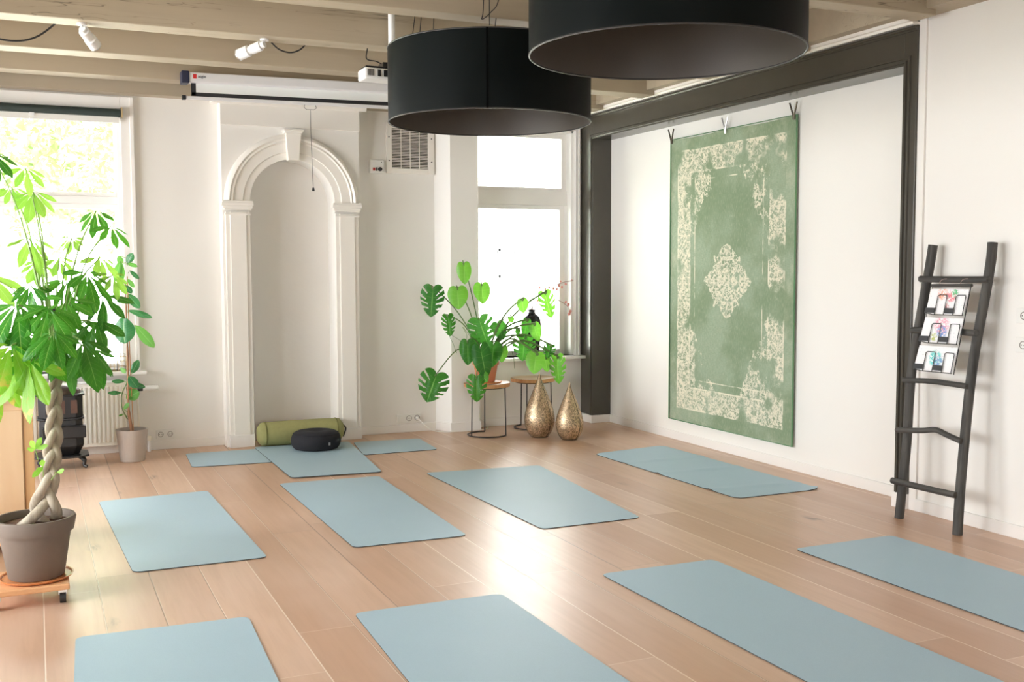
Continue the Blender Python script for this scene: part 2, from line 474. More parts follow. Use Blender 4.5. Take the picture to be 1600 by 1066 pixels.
# ================================================================== THE ROOM
XR, XP, YW = 4.9, 5.07, 9.1           # near right wall, recessed panel wall, window wall
struct(MB().box(XL, 5.4, YR, 9.4, -.1, 0).build('floor', 'floor'), 'wide oak floorboards running towards the window wall', 'floor')
struct(MB().box(XL-.3, 5.6, YR-.3, 9.5, 3.2, 3.3).build('ceiling', 'plaster'), 'beige painted ceiling above the beams', 'ceiling')
W1 = (-1.16, .665, .67, 2.79); W2 = (3.755, 4.80, .645, 2.82)
b = MB()
for (x0, x1, z0, z1) in ((XL, W1[0], 0, 3.2), (W1[0], W1[1], 0, W1[2]), (W1[0], W1[1], W1[3], 3.2), (W1[1], 1.65, 0, 3.2),
                         (1.65, 2.38, 2.45, 3.2), (2.38, W2[0], 0, 3.2), (W2[0], W2[1], 0, W2[2]), (W2[0], W2[1], W2[3], 3.2), (W2[1], 5.4, 0, 3.2)):
    b.box(x0, x1, YW, 9.4, z0, z1)
struct(b.build('wall_back', 'wall'), 'off-white window wall at the far end of the room', 'wall')
struct(MB().box(1.6, 2.43, 9.19, 9.3, 0, 2.5).build('wall_niche', 'niche'), 'pale plaster back of the arched niche', 'wall')
# right side
struct(MB().box(XP, 5.4, 4.9, 9.1, 0, 3.2).build('wall_right', 'wall'), 'white recessed wall panel carrying the green rug', 'wall')
struct(MB().box(XR, 5.4, YR, 4.83, 0, 3.2).box(4.885, 4.91, 4.775, 4.83, 0, 2.98).build('wall_right', 'wall'), 'white wall behind the dark ladder', 'wall')
# left and rear walls; their windows are added out of view to bring in daylight
b = MB()
for y0, y1, z0, z1 in ((YR, .8, 0, 3.2), (.8, 2.0, 0, .7), (.8, 2.0, 2.4, 3.2), (2.0, 3.2, 0, 3.2), (3.2, 5.6, 0, .4), (3.2, 5.6, 2.7, 3.2), (5.6, 6.2, 0, 3.2), (6.2, 8.6, 0, .4), (6.2, 8.6, 2.7, 3.2), (8.6, 9.4, 0, 3.2)):
    b.box(XL-.3, XL, y0, y1, z0, z1)
struct(b.build('wall_left', 'wall'), 'white left wall with windows added for daylight, outside the picture', 'wall')
b = MB()
for x0, x1, z0, z1 in ((XL-.3, -.6, 0, 3.2), (-.6, 1.2, 0, .8), (-.6, 1.2, 2.4, 3.2), (1.2, 5.4, 0, 3.2)):
    b.box(x0, x1, YR-.3, YR, z0, z1)
struct(b.build('wall_rear', 'wall'), 'white rear wall with a window added for daylight, outside the picture', 'wall')
def added_window(name, x0, x1, y0, y1, z0, z1, ax):
    t = sthing(name, 'white framed window added outside the picture for daylight', 'window', ((x0+x1)/2, (y0+y1)/2, z0))
    m = MB(); w = .06
    if ax == 'x':
        for a, c, e, f in ((y0, y1, z0, z0+w), (y0, y1, z1-w, z1), (y0, y0+w, z0, z1), (y1-w, y1, z0, z1), ((y0+y1)/2-w/2, (y0+y1)/2+w/2, z0, z1)): m.box(x0, x1, a, c, e, f)
        p = MB().box((x0+x1)/2-.003, (x0+x1)/2+.003, y0, y1, z0, z1)
    else:
        for a, c, e, f in ((x0, x1, z0, z0+w), (x0, x1, z1-w, z1), (x0, x0+w, z0, z1), (x1-w, x1, z0, z1), ((x0+x1)/2-w/2, (x0+x1)/2+w/2, z0, z1)): m.box(a, c, y0, y1, e, f)
        p = MB().box(x0, x1, (y0+y1)/2-.003, (y0+y1)/2+.003, z0, z1)
    m.build('window_frame', 'frame', t); p.build('pane', 'glass', t)
added_window('window_3', XL-.2, XL-.14, .8, 2.0, .7, 2.4, 'x')
added_window('window_4', XL-.2, XL-.14, 3.2, 5.6, .4, 2.7, 'x')
added_window('window_5', XL-.2, XL-.14, 6.2, 8.6, .4, 2.7, 'x')
added_window('window_6', -.6, 1.2, YR-.2, YR-.14, .8, 2.4, 'y')

# beams
for k, (y0, y1) in enumerate(((-1.0, -.86), (.1, .24), (1.05, 1.19), (1.95, 2.09), (2.85, 2.99), (3.76, 3.90), (4.62, 4.77), (5.70, 5.86), (6.70, 6.89), (7.66, 7.86), (8.53, 8.71))):
    lab = {7: 'beige ceiling beam directly behind the nearer big black drum lamp', 8: 'beige ceiling beam with the two small spotlights beneath it',
           9: 'beige ceiling beam just in front of the projection screen case', 10: 'beige ceiling beam that the projection screen case is fixed to',
           6: 'beige ceiling beam above the ladder end of the room'}.get(k, 'beige ceiling beam outside the picture')
    o = MB().box(XL, 4.80, y0, y1, 2.95, 3.2).build('ceiling_beam', 'beam', bevel=.006)
    struct(o, lab, 'beam')
struct(MB().box(XL, 4.80, 8.97, 9.1, 2.895, 3.2).build('ceiling_beam', 'beam'), 'beige wall beam along the top of the window wall', 'beam')
struct(MB().box(4.72, 4.9, YR, 9.1, 2.985, 3.2).build('ceiling_beam', 'beam'), 'beige beam running along the top of the right wall', 'beam')
struct(MB().box(4.80, 4.87, 4.83, 9.1, 2.965, 2.985).box(4.83, 4.89, 4.83, 9.1, 2.95, 2.967).build('trim_1', 'trim'), 'cream cornice strip above the dark frame', 'cornice')

# dark frame round the recessed panel
b = MB().box(4.87, 5.08, 8.86, 9.1, .075, 2.95).box(4.87, 5.08, 4.93, 8.86, 2.72, 2.95).box(4.87, 5.08, 4.83, 4.93, .095, 2.95)
struct(b.build('trim_2', 'dark', bevel=.003), 'dark olive-grey painted frame around the recessed wall panel', 'frame')
prof = [(0, 0), (.008, .0), (.008, .012), (.018, .015), (.018, .026), (.006, .030), (.006, .038), (.012, .042), (.012, .052), (0, .056)]
b = MB()
P0 = (Vector((4.87, 8.86, .075)), Vector((4.87, 8.86, 2.72)), Vector((4.87, 4.93, 2.72)), Vector((4.87, 4.93, .095)))
ax = Vector((-1, 0, 0))
b.sweep(prof, [(P0[0], ax, (0, 1, 0)), (P0[1], ax, (0, 1, 1)), (P0[2], ax, (0, -1, 1)), (P0[3], ax, (0, -1, 0))])
b.sweep([(0, 0), (.012, 0), (.012, .01), (.022, .016), (.022, .028), (0, .028)], [(Vector((4.87, 4.83, 2.915)), ax, (0, 0, 1)), (Vector((4.87, 9.1, 2.915)), ax, (0, 0, 1))])
struct(b.build('trim_3', 'dark'), 'dark stepped moulding along the inner edge of the frame', 'moulding')
# baseboards
BH = .075
struct(MB().box(XP-.016, XP, 4.93, 8.845, 0, BH).build('baseboard_right', 'base', bevel=.003), 'white baseboard below the green rug', 'baseboard')
struct(MB().box(4.852, 5.07, 8.845, 9.1, 0, BH).build('baseboard_right', 'base', bevel=.003), 'white baseboard block under the dark frame beside the window', 'baseboard')
struct(MB().box(4.855, 5.07, 4.83, 4.945, 0, .095).box(XR-.016, XR, YR, 4.83, 0, BH).build('baseboard_right', 'base', bevel=.003), 'white baseboard behind the ladder', 'baseboard')
struct(MB().box(XL, 1.43, YW-.014, YW, 0, BH).build('baseboard_back', 'base', bevel=.003), 'white baseboard left of the arched niche', 'baseboard')
struct(MB().box(2.60, 3.36, YW-.014, YW, 0, BH).build('baseboard_back', 'base', bevel=.003), 'white baseboard between niche and wall pier', 'baseboard')
struct(MB().box(3.73, 4.87, YW-.014, YW, 0, BH).build('baseboard_back', 'base', bevel=.003), 'white baseboard under the right window', 'baseboard')
def pier(z0, z1, e):
    pts = [(3.35-e, YW), (3.45-e, 8.95-e), (3.725+e, 8.95-e), (3.725+e, YW)]
    m = MB(); vs = [(x, y, z) for z in (z0, z1) for x, y in pts]
    return m.add(vs, [(0, 1, 2, 3), (7, 6, 5, 4), (0, 4, 5, 1), (1, 5, 6, 2), (2, 6, 7, 3), (3, 7, 4, 0)])
struct(pier(0, 2.9, 0).build('wall_pier', 'wall'), 'white wall pier with a splayed edge left of the right window', 'pier')
struct(pier(0, .08, .014).build('baseboard_pier', 'base', bevel=.003), 'white baseboard wrapped around the wall pier', 'baseboard')

# chimney breast with arched niche
CX, RI, RO, SZ, YN = 2.015, .365, .572, 2.06, 8.95
b = MB().box(1.43, 1.65, YN, YW, 0, SZ).box(2.38, 2.60, YN, YW, 0, SZ)
n = 32
for k in range(n):
    a, c = PI-PI*k/n, PI-PI*(k+1)/n
    xa, za, xb, zb = CX+RI*math.cos(a), SZ+RI*math.sin(a), CX+RI*math.cos(c), SZ+RI*math.sin(c)
    ta = 1.43 if k == 0 else 1.43+(2.60-1.43)*k/n; tb = 1.43+(2.60-1.43)*(k+1)/n
    vs = [(xa, YN, za), (xb, YN, zb), (tb, YN, 2.9), (ta, YN, 2.9), (xa, 9.2, za), (xb, 9.2, zb)]
    b.add(vs, [(0, 1, 2, 3), (0, 4, 5, 1)])
b.add([(1.43, YN, SZ), (1.65, YN, SZ), (1.43, YN, 2.9), (1.43, YW, SZ), (1.43, YW, 2.9)], [(0, 1, 2), (0, 2, 4, 3)])
b.add([(2.60, YN, SZ), (2.38, YN, SZ), (2.60, YN, 2.9), (2.60, YW, SZ), (2.60, YW, 2.9)], [(0, 2, 1), (0, 3, 4, 2)])
struct(b.build('wall_chimney_breast', 'wall'), 'shallow chimney breast holding the arched niche', 'wall')
struct(MB().box(1.425, 2.605, YN-.018, YN, 2.685, 2.86).build('trim_4', 'trim', bevel=.004), 'plain cream frieze board above the arch', 'frieze')
b = MB().sweep([(0, 0), (.02, 0), (.03, .01), (.045, .03), (.05, .045), (0, .045)], [(Vector((1.37, YN-.018, 2.855)), (0, -1, 0), (0, 0, 1)), (Vector((2.66, YN-.018, 2.855)), (0, -1, 0), (0, 0, 1))])
b.box(1.37, 1.43, YN-.02, YW, 2.87, 2.9).box(2.6, 2.66, YN-.02, YW, 2.87, 2.9)
struct(b.build('trim_5', 'trim'), 'cream cornice on top of the chimney breast', 'cornice')
prof = [(RI-.004, 0), (RI-.004, .02), (RI+.05, .024), (RI+.055, .034), (RI+.13, .036), (RI+.14, .05), (RI+.155, .044), (RI+.17, .058), (RI+.19, .05), (RO-.002, .028), (RO, 0)]
path = [(Vector((CX, YN, SZ)), (math.cos(a), 0, math.sin(a)), (0, -1, 0)) for a in [PI*k/48 for k in range(49)]]
struct(MB().sweep(prof, path).build('trim_6', 'trim', smooth=True), 'cream stepped arch moulding over the niche', 'arch')
b = MB(); zk0, zk1 = SZ+RI-.015, 2.665
b.add([(CX-.045, YN-.075, zk0), (CX+.045, YN-.075, zk0), (CX+.065, YN-.085, zk1-.03), (CX-.065, YN-.085, zk1-.03), (CX-.045, YN, zk0), (CX+.045, YN, zk0), (CX+.065, YN, zk1-.03), (CX-.065, YN, zk1-.03)],
      [(0, 1, 2, 3), (4, 7, 6, 5), (0, 4, 5, 1), (1, 5, 6, 2), (2, 6, 7, 3), (3, 7, 4, 0)])
b.box(CX-.085, CX+.085, YN-.105, YN, zk1-.012, zk1).box(CX-.075, CX+.075, YN-.095, YN, zk1-.03, zk1-.012)
struct(b.build('trim_7', 'trim', bevel=.003), 'cream keystone at the crown of the arch', 'keystone')
for k, (x0, x1) in enumerate(((1.45, 1.652), (2.378, 2.58))):
    side = ('left', 'right')[k]
    t = sthing('trim_%d' % (8+k), 'cream pilaster on the %s side of the niche' % side, 'pilaster', ((x0+x1)/2, YN, 0))
    MB().box(x0, x1, YN-.03, YN, .1, 1.97).box(x0+.035, x1-.035, YN-.042, YN-.03, .1, 1.97).build('shaft', 'trim', t, bevel=.003)
    MB().box(x0-.006, x1+.0, YN-.05, YN, 0, .105).build('plinth', 'base', t, bevel=.003)
    c = MB()
    for e, z0, z1 in ((.006, 1.945, 1.958), (.012, 1.985, 2.0), (.022, 2.0, 2.02), (.036, 2.02, 2.045), (.03, 2.045, 2.062)):
        c.box(x0-e, x1+e*.6, YN-.042-e, YN, z0, z1)
    c.build('capital', 'trim', t, bevel=.002)

# windows in the far wall
def sash(m, x0, x1, z0, z1, y0, y1, wl, wr, wb, wt):
    m.box(x0, x0+wl, y0, y1, z0, z1).box(x1-wr, x1, y0, y1, z0, z1).box(x0+wl, x1-wr, y0, y1, z0, z0+wb).box(x0+wl, x1-wr, y0, y1, z1-wt, z1)
def far_window(name, label, W, cas_l, cas_r, glass, tz0, tz1, sill):
    x0, x1, z0, z1 = W
    t = sthing(name, label, 'window', ((x0+x1)/2, YW, z0))
    m = MB()
    if cas_l: m.box(x0-cas_l, x0, YW-.025, YW, z0, z1+.09)
    m.box(x1, x1+cas_r, YW-.025, YW, z0, z1+.09).box(x1+cas_r*.7, x1+cas_r, YW-.035, YW-.02, z0, z1+.09)
    m.box(x0, x1, YW-.025, YW, z1, z1+.09)
    m.build('casing', 'frame', t, bevel=.003)
    gx0, gx1, gz0, gz1 = glass
    f = MB()
    f.box(x0, x0+.03, YW+.02, YW+.24, z0, z1).box(x1-.03, x1, YW+.02, YW+.24, z0, z1).box(x0, x1, YW+.02, YW+.24, z1-.02, z1)
    f.box(x0+.03, x1-.03, YW+.10, YW+.24, tz0+.01, tz1-.02)
    f.build('window_frame', 'frame', t, bevel=.003)
    s1 = MB(); sash(s1, x0+.03, x1-.03, tz1-.02, z1-.02, YW+.12, YW+.17, gx0-x0-.03, x1-.03-gx1, .03, .05)
    a = s1.build('sash', 'frame', t, bevel=.003)
    MB().box(gx0-.01, gx1+.01, YW+.143, YW+.147, tz1, z1-.06).build('pane', 'glass', a)
    s2 = MB(); sash(s2, x0+.03, x1-.03, z0, tz0+.012, YW+.16, YW+.21, gx0-x0-.03, x1-.03-gx1, .05, .04)
    a = s2.build('sash', 'frame', t, bevel=.003)
    MB().box(gx0-.01, gx1+.01, YW+.183, YW+.187, z0+.04, tz0-.02).build('pane', 'glass', a)
    MB().box(sill[0], sill[1], 9.0, YW+.16, z0-.03, z0).build('window_sill', 'frame', t, bevel=.006)
    return t
far_window('window_1', 'tall left window behind the braided tree, green trees outside', W1, .1, .1, (-1.07, .62, 0, 0), 2.02, 2.11, (-1.26, .81))
far_window('window_2', 'right window with the black vase on its sill', W2, 0, .045, (3.835, 4.72, 0, 0), 2.095, 2.265, (3.735, 4.89))

# ================================================================== THINGS ON WALLS AND CEILING
# blind
t = thing('roller_blind', 'rolled-up dark green blind at the top of the left window', 'blind', (-.25, 9.05, 2.74))
MB().tube([(-1.16, 9.05, 2.745), (.665, 9.05, 2.745)], .034, 16).build('roller', 'blind', t, smooth=True)
MB().box(-1.14, .65, 9.04, 9.055, 2.665, 2.715).build('bottom_rail', 'white', t, bevel=.004)
for xx in (-1.17, .675): MB().box(xx-.006, xx+.006, 9.02, 9.1, 2.71, 2.79).build('bracket', 'brass', t)
MB().box(-.0, .035, 9.03, 9.045, 2.69, 2.715).build('handle', 'whitemetal', t)

# projection screen
t = thing('projection_screen', 'pull-down white projection screen in a long white case on a beam', 'projection screen', (2.0, 8.46, 2.93))
SX0, SX1 = 1.10, 3.35
def scr(m, x0, x1, y0, y1, z0, z1):   # follows the slight slope of the case
    s = .0135
    vs = [(x, y, z+(x-1.1)*s) for z in (z0, z1) for y in (y0, y1) for x in (x0, x1)]
    return m.add(vs, [(0, 2, 3, 1), (4, 5, 7, 6), (0, 1, 5, 4), (2, 6, 7, 3), (0, 4, 6, 2), (1, 3, 7, 5)])
scr(MB(), SX0+.02, SX1, 8.42, 8.53, 2.925, 3.0).build('case', 'screencase', t, bevel=.008)
scr(MB(), SX0-.035, SX0+.02, 8.412, 8.53, 2.915, 3.008).build('end_cap', 'navy', t, bevel=.006)
scr(MB(), SX1, SX1+.05, 8.412, 8.53, 2.915, 3.008).build('end_cap', 'navy', t, bevel=.006)
fb = scr(MB(), SX0+.04, SX1-.02, 8.474, 8.476, 2.825, 2.93).build('screen_fabric', 'screen', t)
scr(scr(MB(), SX0+.04, SX0+.075, 8.4725, 8.474, 2.835, 2.93), SX0+.04, SX1-.02, 8.4725, 8.474, 2.826, 2.856).build('black_border', 'blackmat', fb)
scr(MB(), SX0+.0, SX1, 8.465, 8.485, 2.80, 2.826).build('bottom_bar', 'screencase', t, bevel=.003)
scr(MB(), SX0-.03, SX0, 8.46, 8.49, 2.796, 2.83).build('bar_end_cap', 'blackmat', t, bevel=.003)
lg = scr(MB(), SX0+.05, SX0+.075, 8.4185, 8.42, 2.952, 2.985).build('logo', 'redmark', t, bevel=.004)
def text(body, mat, size, loc, rot, parent=None, name='lettering', extrude=.0008):
    cu = bpy.data.curves.new(name, 'FONT'); cu.body = body; cu.size = size; cu.extrude = extrude; cu.align_x = 'LEFT'
    tmp = bpy.data.objects.new('tmp', cu); COL.objects.link(tmp)
    dg = bpy.context.evaluated_depsgraph_get(); me = bpy.data.meshes.new_from_object(tmp.evaluated_get(dg))
    bpy.data.objects.remove(tmp); me.materials.clear(); me.materials.append(MT[mat])
    o = bpy.data.objects.new(name, me); COL.objects.link(o)
    if parent is not None: o.parent = parent; o.location = Vector(loc)-Vector(parent['_o'])
    else: o.location = loc
    o.rotation_euler = rot; return o
text('acgio', 'darkmark', .030, (SX0+.085, 8.4185, 2.962), (PI/2, 0, 0), t)
hx = 2.06
MB().tube([(hx-.045, 8.46, 2.812), (hx-.05, 8.455, 2.79), (hx-.03, 8.455, 2.775), (hx+.03, 8.455, 2.775), (hx+.05, 8.455, 2.79), (hx+.045, 8.46, 2.812)], .0022, 6).build('pull_handle', 'black', t)
MB().tube(curve([(hx, 8.455, 2.775), (hx+.004, 8.455, 2.5), (hx+.014, 8.455, 2.15)], 5), .002, 6).build('pull_cord', 'black', t)
MB().lathe([(.004, .03), (.009, .022), (.012, 0)], (hx+.014, 8.455, 2.125), 12, True, True).build('cord_end', 'blackmat', t, smooth=True)

# projector on a pole
t = thing('projector', 'small white and black projector on a white ceiling pole', 'projector', (2.15, 6.585, 3.2))
PY = 6.585; pp = at_y(612, 60, PY); q0 = at_y(570, 122, PY-.08); q1 = at_y(570, 104, PY-.08); px0 = q0.x; pz0, pz1 = q0.z, q1.z
MB().tube([(pp.x, PY, 3.2), (pp.x, PY, pz1+.04)], .022, 20).build('pole', 'whitemetal', t, smooth=True)
MB().lathe([(.06, 0), (.06, -.012), (.03, -.03)], (pp.x, PY, 3.2), 24, False, True).build('ceiling_flange', 'whitemetal', t, smooth=True)
MB().box(pp.x-.075, pp.x+.05, PY-.05, PY+.05, pz1+.012, pz1+.045).build('bracket', 'black', t, bevel=.004)
body = MB().box(px0, px0+.28, PY-.08, PY+.08, pz0, pz1).build('housing', 'whitemetal', t, bevel=.012)
MB().box(px0+.012, px0+.27, PY-.07, PY+.07, pz1, pz1+.012).build('top_cover', 'black', t, bevel=.004)
for k in range(5): MB().box(px0+.02+k*.009, px0+.024+k*.009, PY-.084, PY-.08, pz0+.02, pz1-.012).build('vent_slot', 'blackmat', body)
MB().box(px0+.085, px0+.105, PY-.084, PY-.08, pz0+.018, pz1-.012).box(px0+.125, px0+.15, PY-.084, PY-.08, pz0+.018, pz1-.012).build('socket_panel', 'blackmat', body)
MB().tube(curve([at_y(574, 76, 6.66), at_y(573, 92, 6.62), at_y(588, 96, 6.6), at_y(600, 102, 6.58)], 6), .004, 6).build('cable', 'black', t)

# pendant lamps
def pendant(cx, cy, zb, R, h, label, wires, turn=0.):
    t = thing('pendant_lamp', label, 'lamp', (cx, cy, zb), 'large black drum lamps')
    n = 96
    MB().lathe([(R, 0), (R, h)], (cx, cy, zb), n).build('lamp_shade', 'shade', t, smooth='all')
    MB().lathe([(R-.004, 0.001), (R-.004, h-.001)], (cx, cy, zb), n).build('shade_lining', 'lining', t, smooth='all')
    for z in (zb, zb+h):
        MB().tube(ring((cx, cy, z), R-.002, n), .0045, 6, closed=True).build('rim', 'shaderim', t, smooth=True)
    a = math.atan2(-cy, -cx)-.02+turn
    px, py = cx+(R+.002)*math.cos(a), cy+(R+.002)*math.sin(a)
    ta = Vector((-math.sin(a), math.cos(a), 0))
    MB().obox((px, py, zb+h/2), ta*.006, Vector((math.cos(a), math.sin(a), 0))*.0015, (0, 0, h/2)).build('seam', 'seamblack', t)
    fr = MB()
    for k in range(3):
        th = a+.5+k*2*PI/3
        fr.tube([(cx, cy, zb+h*.66), (cx+(R-.006)*math.cos(th), cy+(R-.006)*math.sin(th), zb+h*.66+.02)], .004, 6)
    fr.tube(ring((cx, cy, zb+h*.66), .06, 20), .004, 6, closed=True)
    fr.build('spider_frame', 'black', t)
    for k in range(3):
        th = a+1.2+k*2*PI/3
        b = MB().tube([(cx+.03*math.cos(th), cy+.03*math.sin(th), zb+h*.66), (cx+.1*math.cos(th), cy+.1*math.sin(th), zb+h*.60)], .018, 10)
        b.build('bulb_holder', 'black', t, smooth=True)
        MB().sphere((cx+.15*math.cos(th), cy+.15*math.sin(th), zb+h*.56), .034, 14).build('bulb', 'white', t, smooth='all')
    for p in wires: MB().tube(p, .0028, 6).build('wire', 'black', t)
    return t
L1, L2 = (2.49, 5.80), (2.48, 3.87)
ztop = 2.36+.425
pendant(*L1, 2.36, .60, .425, 'black drum pendant lamp, farther of the two, partly behind the other', [
    [at_y(645, 52, 6.0), at_y(651, 20, 6.05)+Vector((0, 0, .06))], [at_y(656, 50, 6.05), at_y(660, 20, 6.05)+Vector((0, 0, .06))],
    [at_y(677, 46, 6.1), at_y(679, 20, 6.1)+Vector((0, 0, .06))],
    [(L1[0], L1[1], 2.64), (L1[0], 5.70, 2.95)], [at_y(765, 40, 5.4), at_y(764, -60, 5.4)],
    curve([at_y(757, -60, 5.4), at_y(755, 15, 5.4), at_y(753, 30, 5.4), at_y(766, 20, 5.4), at_y(779, 0, 5.4), at_y(783, -60, 5.4)], 5)])
pendant(*L2, 2.405, .585, .425, 'black drum pendant lamp, nearer of the two, cut by the top edge', [
    [(L2[0]-.2, L2[1]-.1, 2.7), (L2[0]-.2, L2[1]-.06, 2.95)], [(L2[0]+.2, L2[1]-.1, 2.7), (L2[0]+.2, L2[1]-.06, 2.95)], [(L2[0], L2[1]-.05, 2.7), (L2[0], L2[1]-.03, 2.95)]], 2.4)

# spotlights
def spot(a, bq, label, r=.037):
    a, bq = Vector(a), Vector(bq)
    t = thing('ceiling_spotlight', label, 'spotlight', a, 'small spotlights under the beam')
    MB().tube([a+Vector((0, 0, .012)), a], .028, 16).build('mount', 'whitemetal', t, smooth=True)
    d = (bq-a); L = d.length; d.normalize()
    MB().tube([a, a+d*.02+Vector((0, 0, -.02))], .006, 8).build('arm', 'steel', t)
    s0 = a+Vector((0, 0, -.02))
    MB().tube([s0, s0+d*L*.12, s0+d*L*.14, s0+d*L*.5, s0+d*L*.52, s0+d*L*.60, s0+d*L*.62, s0+d*L], [r*.55, r*.6, r*.85, r*.85, r*.7, r*.7, r, r], 24).build('head', 'whitemetal', t, smooth=True)
    MB().tube([s0+d*(L-.001), s0+d*(L+.006)], r*1.03, 20).build('bezel', 'steel', t, smooth=True)
spot((.30, 6.8, 2.938), (.375, 6.93, 2.875), 'small white spotlight pointing down-right, left of the two')
spot((1.37, 6.8, 2.938), (1.235, 6.93, 2.885), 'small white spotlight tilted left, right of the two')
o = MB().tube(curve([at_y(-60, 38, 7.1), at_y(-20, 56, 7.1), at_y(25, 64, 7.1), at_y(60, 56, 7.1), at_y(93, 36, 7.1)+Vector((0, 0, .02)), at_y(100, 20, 7.1)], 6), .006, 8).build('cable', 'black', origin=(-.1, 7.1, 2.9))
tag(o, 'black cable sagging below a beam at the upper left', 'cable')
o = MB().tube(curve([(1.44, 6.93, 2.96), (1.49, 6.93, 2.92), (1.56, 6.93, 2.905), (1.62, 6.93, 2.925), (1.66, 6.93, 2.96)], 6), .005, 8).build('cable', 'black', origin=(1.55, 6.93, 2.96))
tag(o, 'short black cable loop beside the tilted spotlight', 'cable')

# grille
t = thing('ventilation_grille', 'cream slatted air grille high on the wall beside the niche', 'vent', (3.12, 9.08, 2.56))
m = MB(); gx0, gx1, gz0, gz1 = 2.892, 3.343, 2.35, 2.80
sash(m, gx0, gx1, gz0, gz1, 9.07, 9.1, .05, .055, .045, .05); m.build('vent_frame', 'trim', t, bevel=.003)
MB().box(gx0+.04, gx1-.04, 9.093, 9.099, gz0+.04, gz1-.04).build('backing', simple('dark_brown_backing', (.06, .045, .025), .9), t)  # dark brown sheet behind the slats
m = MB(); k = 0; zz = gz0+.05
while zz < gz1-.05: m.box(gx0+.05, gx1-.055, 9.072, 9.088, zz, zz+.0045); zz += .0135
m.build('slats', 'trim', t)
m = MB()
for k in range(1, 4): m.box(gx0+.05+k*.0865-.002, gx0+.05+k*.0865+.002, 9.069, 9.08, gz0+.045, gz1-.05)
m.build('crossbars', 'trim', t)
for xx in (gx0+.022, gx1-.026):
    for zz in (gz0+.11, gz0+.32): MB().tube([(xx, 9.072, zz), (xx, 9.067, zz)], .006, 10).build('screw', 'black', t)
t = thing('control_box', 'small white wall control with red switch and black knob', 'control box', (2.795, 9.08, 2.34))
MB().box(2.73, 2.862, 9.045, 9.1, 2.343, 2.462).build('housing', 'white', t, bevel=.008)
MB().box(2.755, 2.775, 9.038, 9.046, 2.365, 2.39).build('rocker_switch', 'red', t)
MB().box(2.785, 2.794, 9.038, 9.046, 2.363, 2.393).build('slider', 'blackmat', t)
MB().tube([(2.82, 9.046, 2.378), (2.82, 9.03, 2.378)], .018, 18).build('knob', 'blackmat', t, smooth=True)
MB().tube([(2.835, 9.046, 2.44), (2.835, 9.042, 2.44)], .004, 8).build('indicator', 'blackmat', t)

# sockets
def outlet(m_parent, c, axis, r=.02):
    c = Vector(c)
    nrm = Vector((0, -1, 0)) if axis == 'y' else Vector((-1, 0, 0)); sd = Vector((1, 0, 0)) if axis == 'y' else Vector((0, 1, 0))
    o = MB().tube(ring(c+nrm*.002, r, 24, axis), .0022, 6, closed=True).build('socket_ring', simple('grey_shadow_line', (.25, .23, .2), .6), m_parent)
    MB().tube([c+nrm*.0015+sd*.009, c+nrm*.0035+sd*.009], .003, 8).tube([c+nrm*.0015-sd*.009, c+nrm*.0035-sd*.009], .003, 8).build('pin_hole', 'blackmat', m_parent)
t = thing('wall_outlet', 'white double wall socket on the baseboard next to the radiator pipes', 'socket', (.95, 9.09, .085))
MB().box(.875, 1.025, 9.086, 9.1, .09, .165).build('plate', 'white', t, bevel=.003)
outlet(t, (.912, 9.086, .127), 'y'); outlet(t, (.987, 9.086, .127), 'y')
t = thing('wall_outlet', 'white triple wall socket with a plug beside the wall pier', 'socket', (3.08, 9.09, .085))
MB().box(2.965, 3.20, 9.086, 9.1, .087, .168).build('plate', 'white', t, bevel=.003)
MB().box(2.98, 3.04, 9.083, 9.087, .1, .155).build('switch_rocker', 'white', t, bevel=.002)
outlet(t, (3.083, 9.086, .128), 'y', .024); outlet(t, (3.16, 9.086, .128), 'y', .024)
t = thing('power_cord', 'white power cord from the triple socket along the floor to the stool', 'cord', (3.16, 9.06, .128))
MB().tube([(3.16, 9.084, .128), (3.165, 9.055, .12)], [.016, .012], 12).build('plug', 'white', t, smooth=True)
MB().tube(curve([(3.165, 9.055, .12), (3.2, 9.0, .07), (3.27, 8.97, .02), (3.36, 8.93, .006), (3.46, 8.90, .006), (3.62, 8.89, .006), (3.76, 8.91, .006), (3.84, 9.02, .006), (3.82, 9.05, .05), (3.77, 9.07, .09)], 6), .0045, 8).build('cable', 'white', t, smooth=True)
t = thing('wall_outlet', 'upper of two white sockets on the wall right of the ladder', 'socket', (XR, 4.06, 1.19))
MB().box(XR-.012, XR, 3.99, 4.09, 1.19, 1.275).build('plate', 'white', t, bevel=.003); outlet(t, (XR-.012, 4.04, 1.232), 'x', .02)
t = thing('wall_outlet', 'lower of two white sockets on the wall right of the ladder', 'socket', (XR, 4.06, 1.03))
MB().box(XR-.012, XR, 3.99, 4.09, 1.03, 1.115).build('plate', 'white', t, bevel=.003); outlet(t, (XR-.012, 4.04, 1.072), 'x', .02)

# rug hung on three clips
t = thing('hanging_rug', 'large faded green rug with cream ornament hung on the white wall', 'rug', (5.045, RY, RZ))
def rugside(y, z):
    # the rug hangs nearly flat, its top edge sagging a little between the clips
    return 5.045-.006*math.sin((y-6.1)*3.2)*(1-(z-.18)/2.4)
m = MB(); ny, nz = 30, 30; fr = []; bk = []
y0, y1 = RY-.826, RY+.826; z0, z1 = RZ-1.21, RZ+1.21
for j in range(nz+1):
    for i in range(ny+1):
        yy = y0+(y1-y0)*i/ny; zz = z0+(z1-z0)*j/nz
        s = abs(math.sin(PI*(i/ny)*2))*.012*(j/nz)
        zz -= s
        m.v.append(Vector((rugside(yy, zz), yy, zz)))
for j in range(nz):
    for i in range(ny):
        a = j*(ny+1)+i; m.f.append((a, a+ny+1, a+ny+2, a+1))
o = m.build('pile', 'rug', t)
sd = o.modifiers.new('thick', 'SOLIDIFY'); sd.thickness = .010; sd.offset = -1
